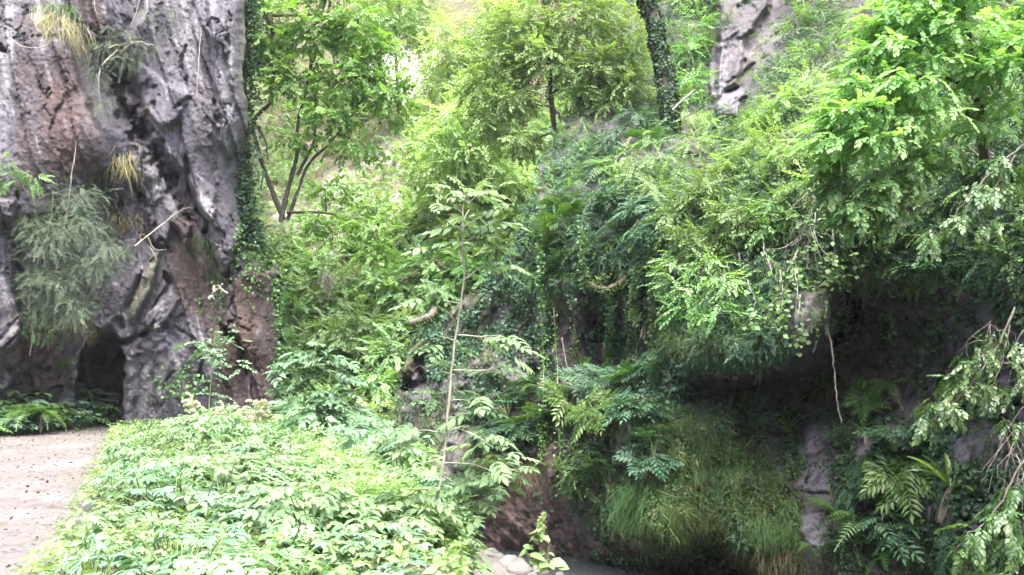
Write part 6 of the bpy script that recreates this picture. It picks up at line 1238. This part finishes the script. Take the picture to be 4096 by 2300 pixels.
def floor_cover(name, label, n, xy, tm, mat, size, h=.12):
    q = np.array([xy() for _ in range(n)]); z = ground_z(q[:, 0], q[:, 1]); pt = np.stack([q[:, 0], q[:, 1], z + h * rng.random(n)], -1); b = pt.mean(0)
    L = Leaves(); L.add(scatter(TW[tm] if isinstance(tm, str) else tm, frames(rng.normal(0, 1, (n, 3)) * np.array([1, 1, .25]), np.array([0, 0, 1.0]) + rng.normal(0, .35, (n, 3))), pt, size * rng.uniform(.6, 1.3, n)))
    o = obj(name, L.mesh(name, LM[mat], b)); o.location = tuple(b); tag(o, label, kind='stuff')
floor_cover('ground_cover', 'low leaves under the herbs of the bed', 9000, lambda: (lambda y: (min(rng.uniform(interp(y, BED_L) - .05, interp(y, BED_R) + .5), -.06 * y), y))(2.5 + 22 * rng.random() ** 1.2), [palmate(leaf2(.3, .05, .2), 3, .8, 2.3)], 'soft', .12, .3)
floor_cover('ground_cover', 'leafy growth covering the bank down to the stream', 9000, lambda: (lambda y: (min(interp(y, BED_R) + rng.uniform(-.3, 1.15), -.085 * y if y < 14 else 9), y))(7.5 + 16.5 * rng.random()), 'small', 'soft', .34, .45)
floor_cover('grass', 'short grass along the edges of the path', 7000, lambda: (lambda y, s: ((interp(y, BED_L) + rng.normal(0, .18)) if s < .6 else interp(y, PATH_L) + rng.normal(-.1, .2), y))(6 + 19 * rng.random(), rng.random()), [blade(.9, .012, 4, .9)], 'grass', .14, .02)
floor_cover('leaf_litter', 'scattered fallen bits and leaf litter on the path', 2400, lambda: (lambda y: (rng.uniform(interp(y, PATH_L), interp(y, BED_L)), y))(6 + 19 * rng.random()), [leaf2(.3, .02, .02)], 'dead', .06, .03)
BE = [pinnate_proto(12, 'bluemint', .75, .42, name='elder_bush', spread=.45), pinnate_proto(10, 'ash', .8, .45, name='elder_bush', spread=.45), pinnate_proto(14, 'bluemint', .65, .4, name='elder_bush', spread=.5)]
# bank bushes: elder shrubs standing on the slope to the stream
for k, (x, y, s, lab) in enumerate([(-3.1, 17.0, 1.5, 'elder bush on the bank below the cut stumps'), (-2.2, 14.5, 1.4, 'elder bush on the bank beside the ash sapling stem'), (-1.5, 12.5, 1.2, 'elder bush on the bank nearest the gravel bar'), (-3.9, 19.0, 1.6, 'elder bush on the bank under the small dark hole'), (-2.4, 18.2, 1.5, 'elder bush at the foot of the bank by the rock wall'), (-1.0, 10.6, .9, 'elder bush low on the bank behind the sapling'), (-5.2, 21.5, 1.6, 'elder bush on the bank next to the elder sapling'), (-1.7, 16.0, 1.2, 'elder bush over the water at the foot of the wall')]):
    put(proto('elder_bush', [(nm, me) for nm, me in BE[k % 3][1]]), lab, 'shrub', onground(x, y), rng.uniform(0, 6), s, 'elder bushes on the stream bank')
# goat's beard plumes
def plume(lab, u, v0, v1, d, n, sz):
    tb = Tubes(); L = Leaves(); a, b = P(u - 20, v1, d), P(u, v0, d); tb.add([a, (a + b) / 2 + np.array([.03, 0, 0]), b], .008, .004, 5, 5)
    for k in range(n):
        t = rng.uniform(.55, 1.0); o = a * (1 - t) + b * t; ang = rng.uniform(0, 6.28); ln = sz * (1.25 - t * .8) * rng.uniform(.6, 1.1)
        e = o + np.array([math.cos(ang) * ln, math.sin(ang) * ln * .6, ln * rng.uniform(.2, .6)]); e2 = e + np.array([math.cos(ang) * ln * .4, math.sin(ang) * .3 * ln, -ln * .15]); p = spline([o, e, e2], 7); m = 90
        kk = rng.integers(0, len(p), m); L.add(scatter(TW['tiny'], frames(rng.normal(0, 1, (m, 3)), rng.normal(0, 1, (m, 3))), p[kk] + rng.normal(0, .006, (m, 3)), rng.uniform(.02, .04, m)))
    o = thing('flowering_herb', lab, 'flower', a, 'plumed flower heads in the herb bed'); obj('stem', tb.mesh('stem', B_stem, a), o); obj('flower_plume', L.mesh('flower_plume', LM['plume'], a), o)
plume('largest creamy feathery flower plume at the far end of the herb bed', 1035, 1610, 1800, 16.5, 30, .34); plume('yellow green feathery flower plume in front of the white streaked rock', 800, 1640, 1820, 16.5, 22, .26); plume('pale flower plume rising left of the largest plume', 890, 1615, 1790, 17.5, 16, .22); plume('faint flower plume over the middle of the bed', 770, 1580, 1750, 18.5, 16, .24); plume('wispy dry flower head near the elder sapling', 950, 1640, 1780, 17, 10, .2)
M_butter, _t = nt('butter_petal'); _p = N_(_t, 'ShaderNodeBsdfPrincipled'); _p.inputs['Base Color'].default_value = (.75, .55, .01, 1); _p.inputs['Roughness'].default_value = .35
_t.links.new(_p.outputs[0], N_(_t, 'ShaderNodeOutputMaterial').inputs['Surface'])
# buttercups
for k, (u, v, lab) in enumerate([(372, 1855, 'yellow buttercup standing tallest at the path edge'), (392, 1888, 'yellow buttercup just under the tallest one'), (396, 1900, 'wide open yellow buttercup in the buttercup group'), (430, 1888, 'yellow buttercup on the herb side of the group'), (370, 1920, 'lowest yellow buttercup of the group at the path edge'), (330, 2122, 'lone yellow buttercup further down the path edge'), (372, 1857, 'small yellow buttercup touching the tallest one')]):
    d = 11.2 if v < 2000 else 8.0; b = P(u + 12, v + 130, d); top = P(u + (10 if 'small' in lab else 0), v, d); tb = Tubes(); tb.add([b, (b + top) / 2 + np.array([.02, 0, 0]), top], .004, .003, 5, 4)
    o = thing('buttercup', lab, 'flower', b, 'buttercups at the path edge'); obj('stem', tb.mesh('stem', B_stem, b), o)
    a = np.arange(5) * 1.2566; dd = np.stack([np.cos(a), np.sin(a), .55 + 0 * a], -1); L = Leaves(); L.add(scatter([leaf4(.5, .06, -.15)], frames(dd, np.stack([-np.cos(a) * .6, -np.sin(a) * .6, 1 + 0 * a], -1)), np.repeat(top[None], 5, 0), np.full(5, .032)))
    obj('petals', L.mesh('petals', M_butter, b), o)
# spiked plant and stick at the water
b = P(2150, 2300, 10.5); tb = Tubes(); L = Leaves()
for (u, v, uu, vv) in ((2120, 2270, 2110, 2210), (2150, 2300, 2165, 2060), (2140, 2290, 2185, 2215), (2160, 2290, 2200, 2255)): tb.add(P([u, (u + uu) / 2 + 6, uu], [v, (v + vv) / 2, vv], 10.5), .008, .004, 5, 5)
for (u, v, s, m) in ((2105, 2205, .20, 5), (2140, 2225, .16, 4), (2200, 2250, .22, 5), (2150, 2150, .15, 6), (2170, 2130, .14, 5), (2180, 2215, .12, 3), (2225, 2262, .18, 4)):
    a = rng.uniform(0, 6.28, m); L.add(scatter([leaf4(.32, .05, .25)], frames(np.stack([np.cos(a), np.sin(a) * .6 - .3, rng.uniform(-.3, .2, m)], -1), np.array([0, -.4, 1.0]) + rng.normal(0, .2, (m, 3))), P(u, v, 10.5)[None] + rng.normal(0, .03, (m, 3)), s * rng.uniform(.7, 1.1, m)))
Fl = Leaves(); m = 420; t = rng.random(m); q = P(2150 + 25 * t, 2150 - 95 * t, 10.5) + rng.normal(0, .035, (m, 3)) * (1.15 - t)[:, None]; Fl.add(scatter(TW['tiny'], frames(rng.normal(0, 1, (m, 3)), rng.normal(0, 1, (m, 3))), q, rng.uniform(.02, .045, m)))
o = thing('flowering_herb', 'tall pale herb with a yellow green flower spike standing before the stream', 'flower', b); obj('stem', tb.mesh('stem', B_pale, b), o); obj('foliage', L.mesh('foliage', LM['soft'], b), o); obj('flower_spike', Fl.mesh('flower_spike', LM['yellow'], b), o)
branch('stick', 'short upright pale weathered stick beside the flower-spiked herb', 'stick', [([(2189, 2240), (2190, 2200), (2191, 2160)], 10.6, .03, .022)], B_wood)
# thin bare stems poking out of the herbs
for k, (pth, lab, d) in enumerate([([(885, 2010), (905, 1950), (935, 1860)], 'tall bare dark herb stem rising from the middle of the bed', 8.5), ([(830, 1990), (850, 1930), (860, 1920)], 'short bare herb stem beside the tall one', 8.5), ([(720, 1990), (725, 1890)], 'straight bare herb stem nearer the path', 9), ([(570, 1810), (600, 1700), (612, 1680)], 'bare stem pair at the path bend, left one', 14), ([(610, 1800), (628, 1720)], 'bare stem pair at the path bend, right one', 14), ([(1175, 2170), (1195, 2110), (1215, 2085)], 'bare stem near the bottom of the bed', 6.3), ([(660, 1790), (662, 1770), (640, 1758)], 'bent dry straw stem at the path bend', 14)]):
    branch('dry_stalk', lab, 'stem', [(pth, d, .010 if d > 10 else .006, .005)], B_dark if k < 6 else B_pale, group='bare stems in the herb bed')
# ================================================================== light, sky, camera
sc = bpy.context.scene
w = bpy.data.worlds.new('World'); sc.world = w; w.use_nodes = True
t = w.node_tree; t.nodes.clear()
SUN_EL, SUN_AZ = math.radians(62), math.radians(172)
sky = N_(t, 'ShaderNodeTexSky', sky_type='NISHITA', sun_disc=False)
sky.sun_elevation = SUN_EL; sky.sun_rotation = SUN_AZ; sky.air_density = 0.7; sky.dust_density = 4.0; sky.ozone_density = 1.0
bg = N_(t, 'ShaderNodeBackground'); bg.inputs['Strength'].default_value = 0.15
t.links.new(sky.outputs[0], bg.inputs['Color'])
wo = N_(t, 'ShaderNodeOutputWorld'); t.links.new(bg.outputs[0], wo.inputs['Surface'])
ld = bpy.data.lights.new('sun', 'SUN'); ld.energy = 1.5; ld.angle = math.radians(50); ld.color = (1.0, 0.96, 0.9)
lo = bpy.data.objects.new('sun', ld); C.objects.link(lo)
from mathutils import Vector
sd = Vector((math.sin(SUN_AZ) * math.cos(SUN_EL), math.cos(SUN_AZ) * math.cos(SUN_EL), math.sin(SUN_EL)))
lo.rotation_euler = (-sd).to_track_quat('-Z', 'Y').to_euler()
cd = bpy.data.cameras.new('camera'); cd.sensor_width = 36; cd.lens = FPX / 4096 * 36; cd.clip_end = 400; cd.clip_start = 0.05
co = bpy.data.objects.new('camera', cd); C.objects.link(co)
co.location = EYE; co.rotation_euler = (math.radians(90) + PITCH, 0, 0)
sc.camera = co
sc.view_settings.view_transform = 'Standard'; sc.view_settings.look = 'None'
sc.view_settings.exposure = 3.15; sc.view_settings.gamma = 1.0
sc.cycles.use_denoising = True
sc.cycles.max_bounces = 6; sc.cycles.diffuse_bounces = 4; sc.cycles.glossy_bounces = 2; sc.cycles.transmission_bounces = 4
sc.cycles.use_adaptive_sampling = True; sc.cycles.adaptive_threshold = 0.02

# air of the gorge
def haze(density=0.006):
    lo_, hi_ = np.array([-72, -42, -4.2]), np.array([62, 93, 60.0])
    V = np.array([[x, y, z] for x in (lo_[0], hi_[0]) for y in (lo_[1], hi_[1]) for z in (lo_[2], hi_[2])])
    F = np.array([[0, 1, 3, 2], [4, 6, 7, 5], [0, 4, 5, 1], [2, 3, 7, 6], [0, 2, 6, 4], [1, 5, 7, 3]])
    m, t = nt('haze'); v = N_(t, 'ShaderNodeVolumePrincipled'); v.inputs['Density'].default_value = density; v.inputs['Color'].default_value = (.95, .97, 1, 1)
    v.inputs['Anisotropy'].default_value = 0.2
    t.links.new(v.outputs[0], N_(t, 'ShaderNodeOutputMaterial').inputs['Volume'])
    tag(obj('haze', mesh('haze', V, F, m, None, False)), 'pale damp air filling the gorge', kind='stuff')
haze(0.0004)
sc.cycles.volume_bounces = 0; sc.cycles.volume_step_rate = 5
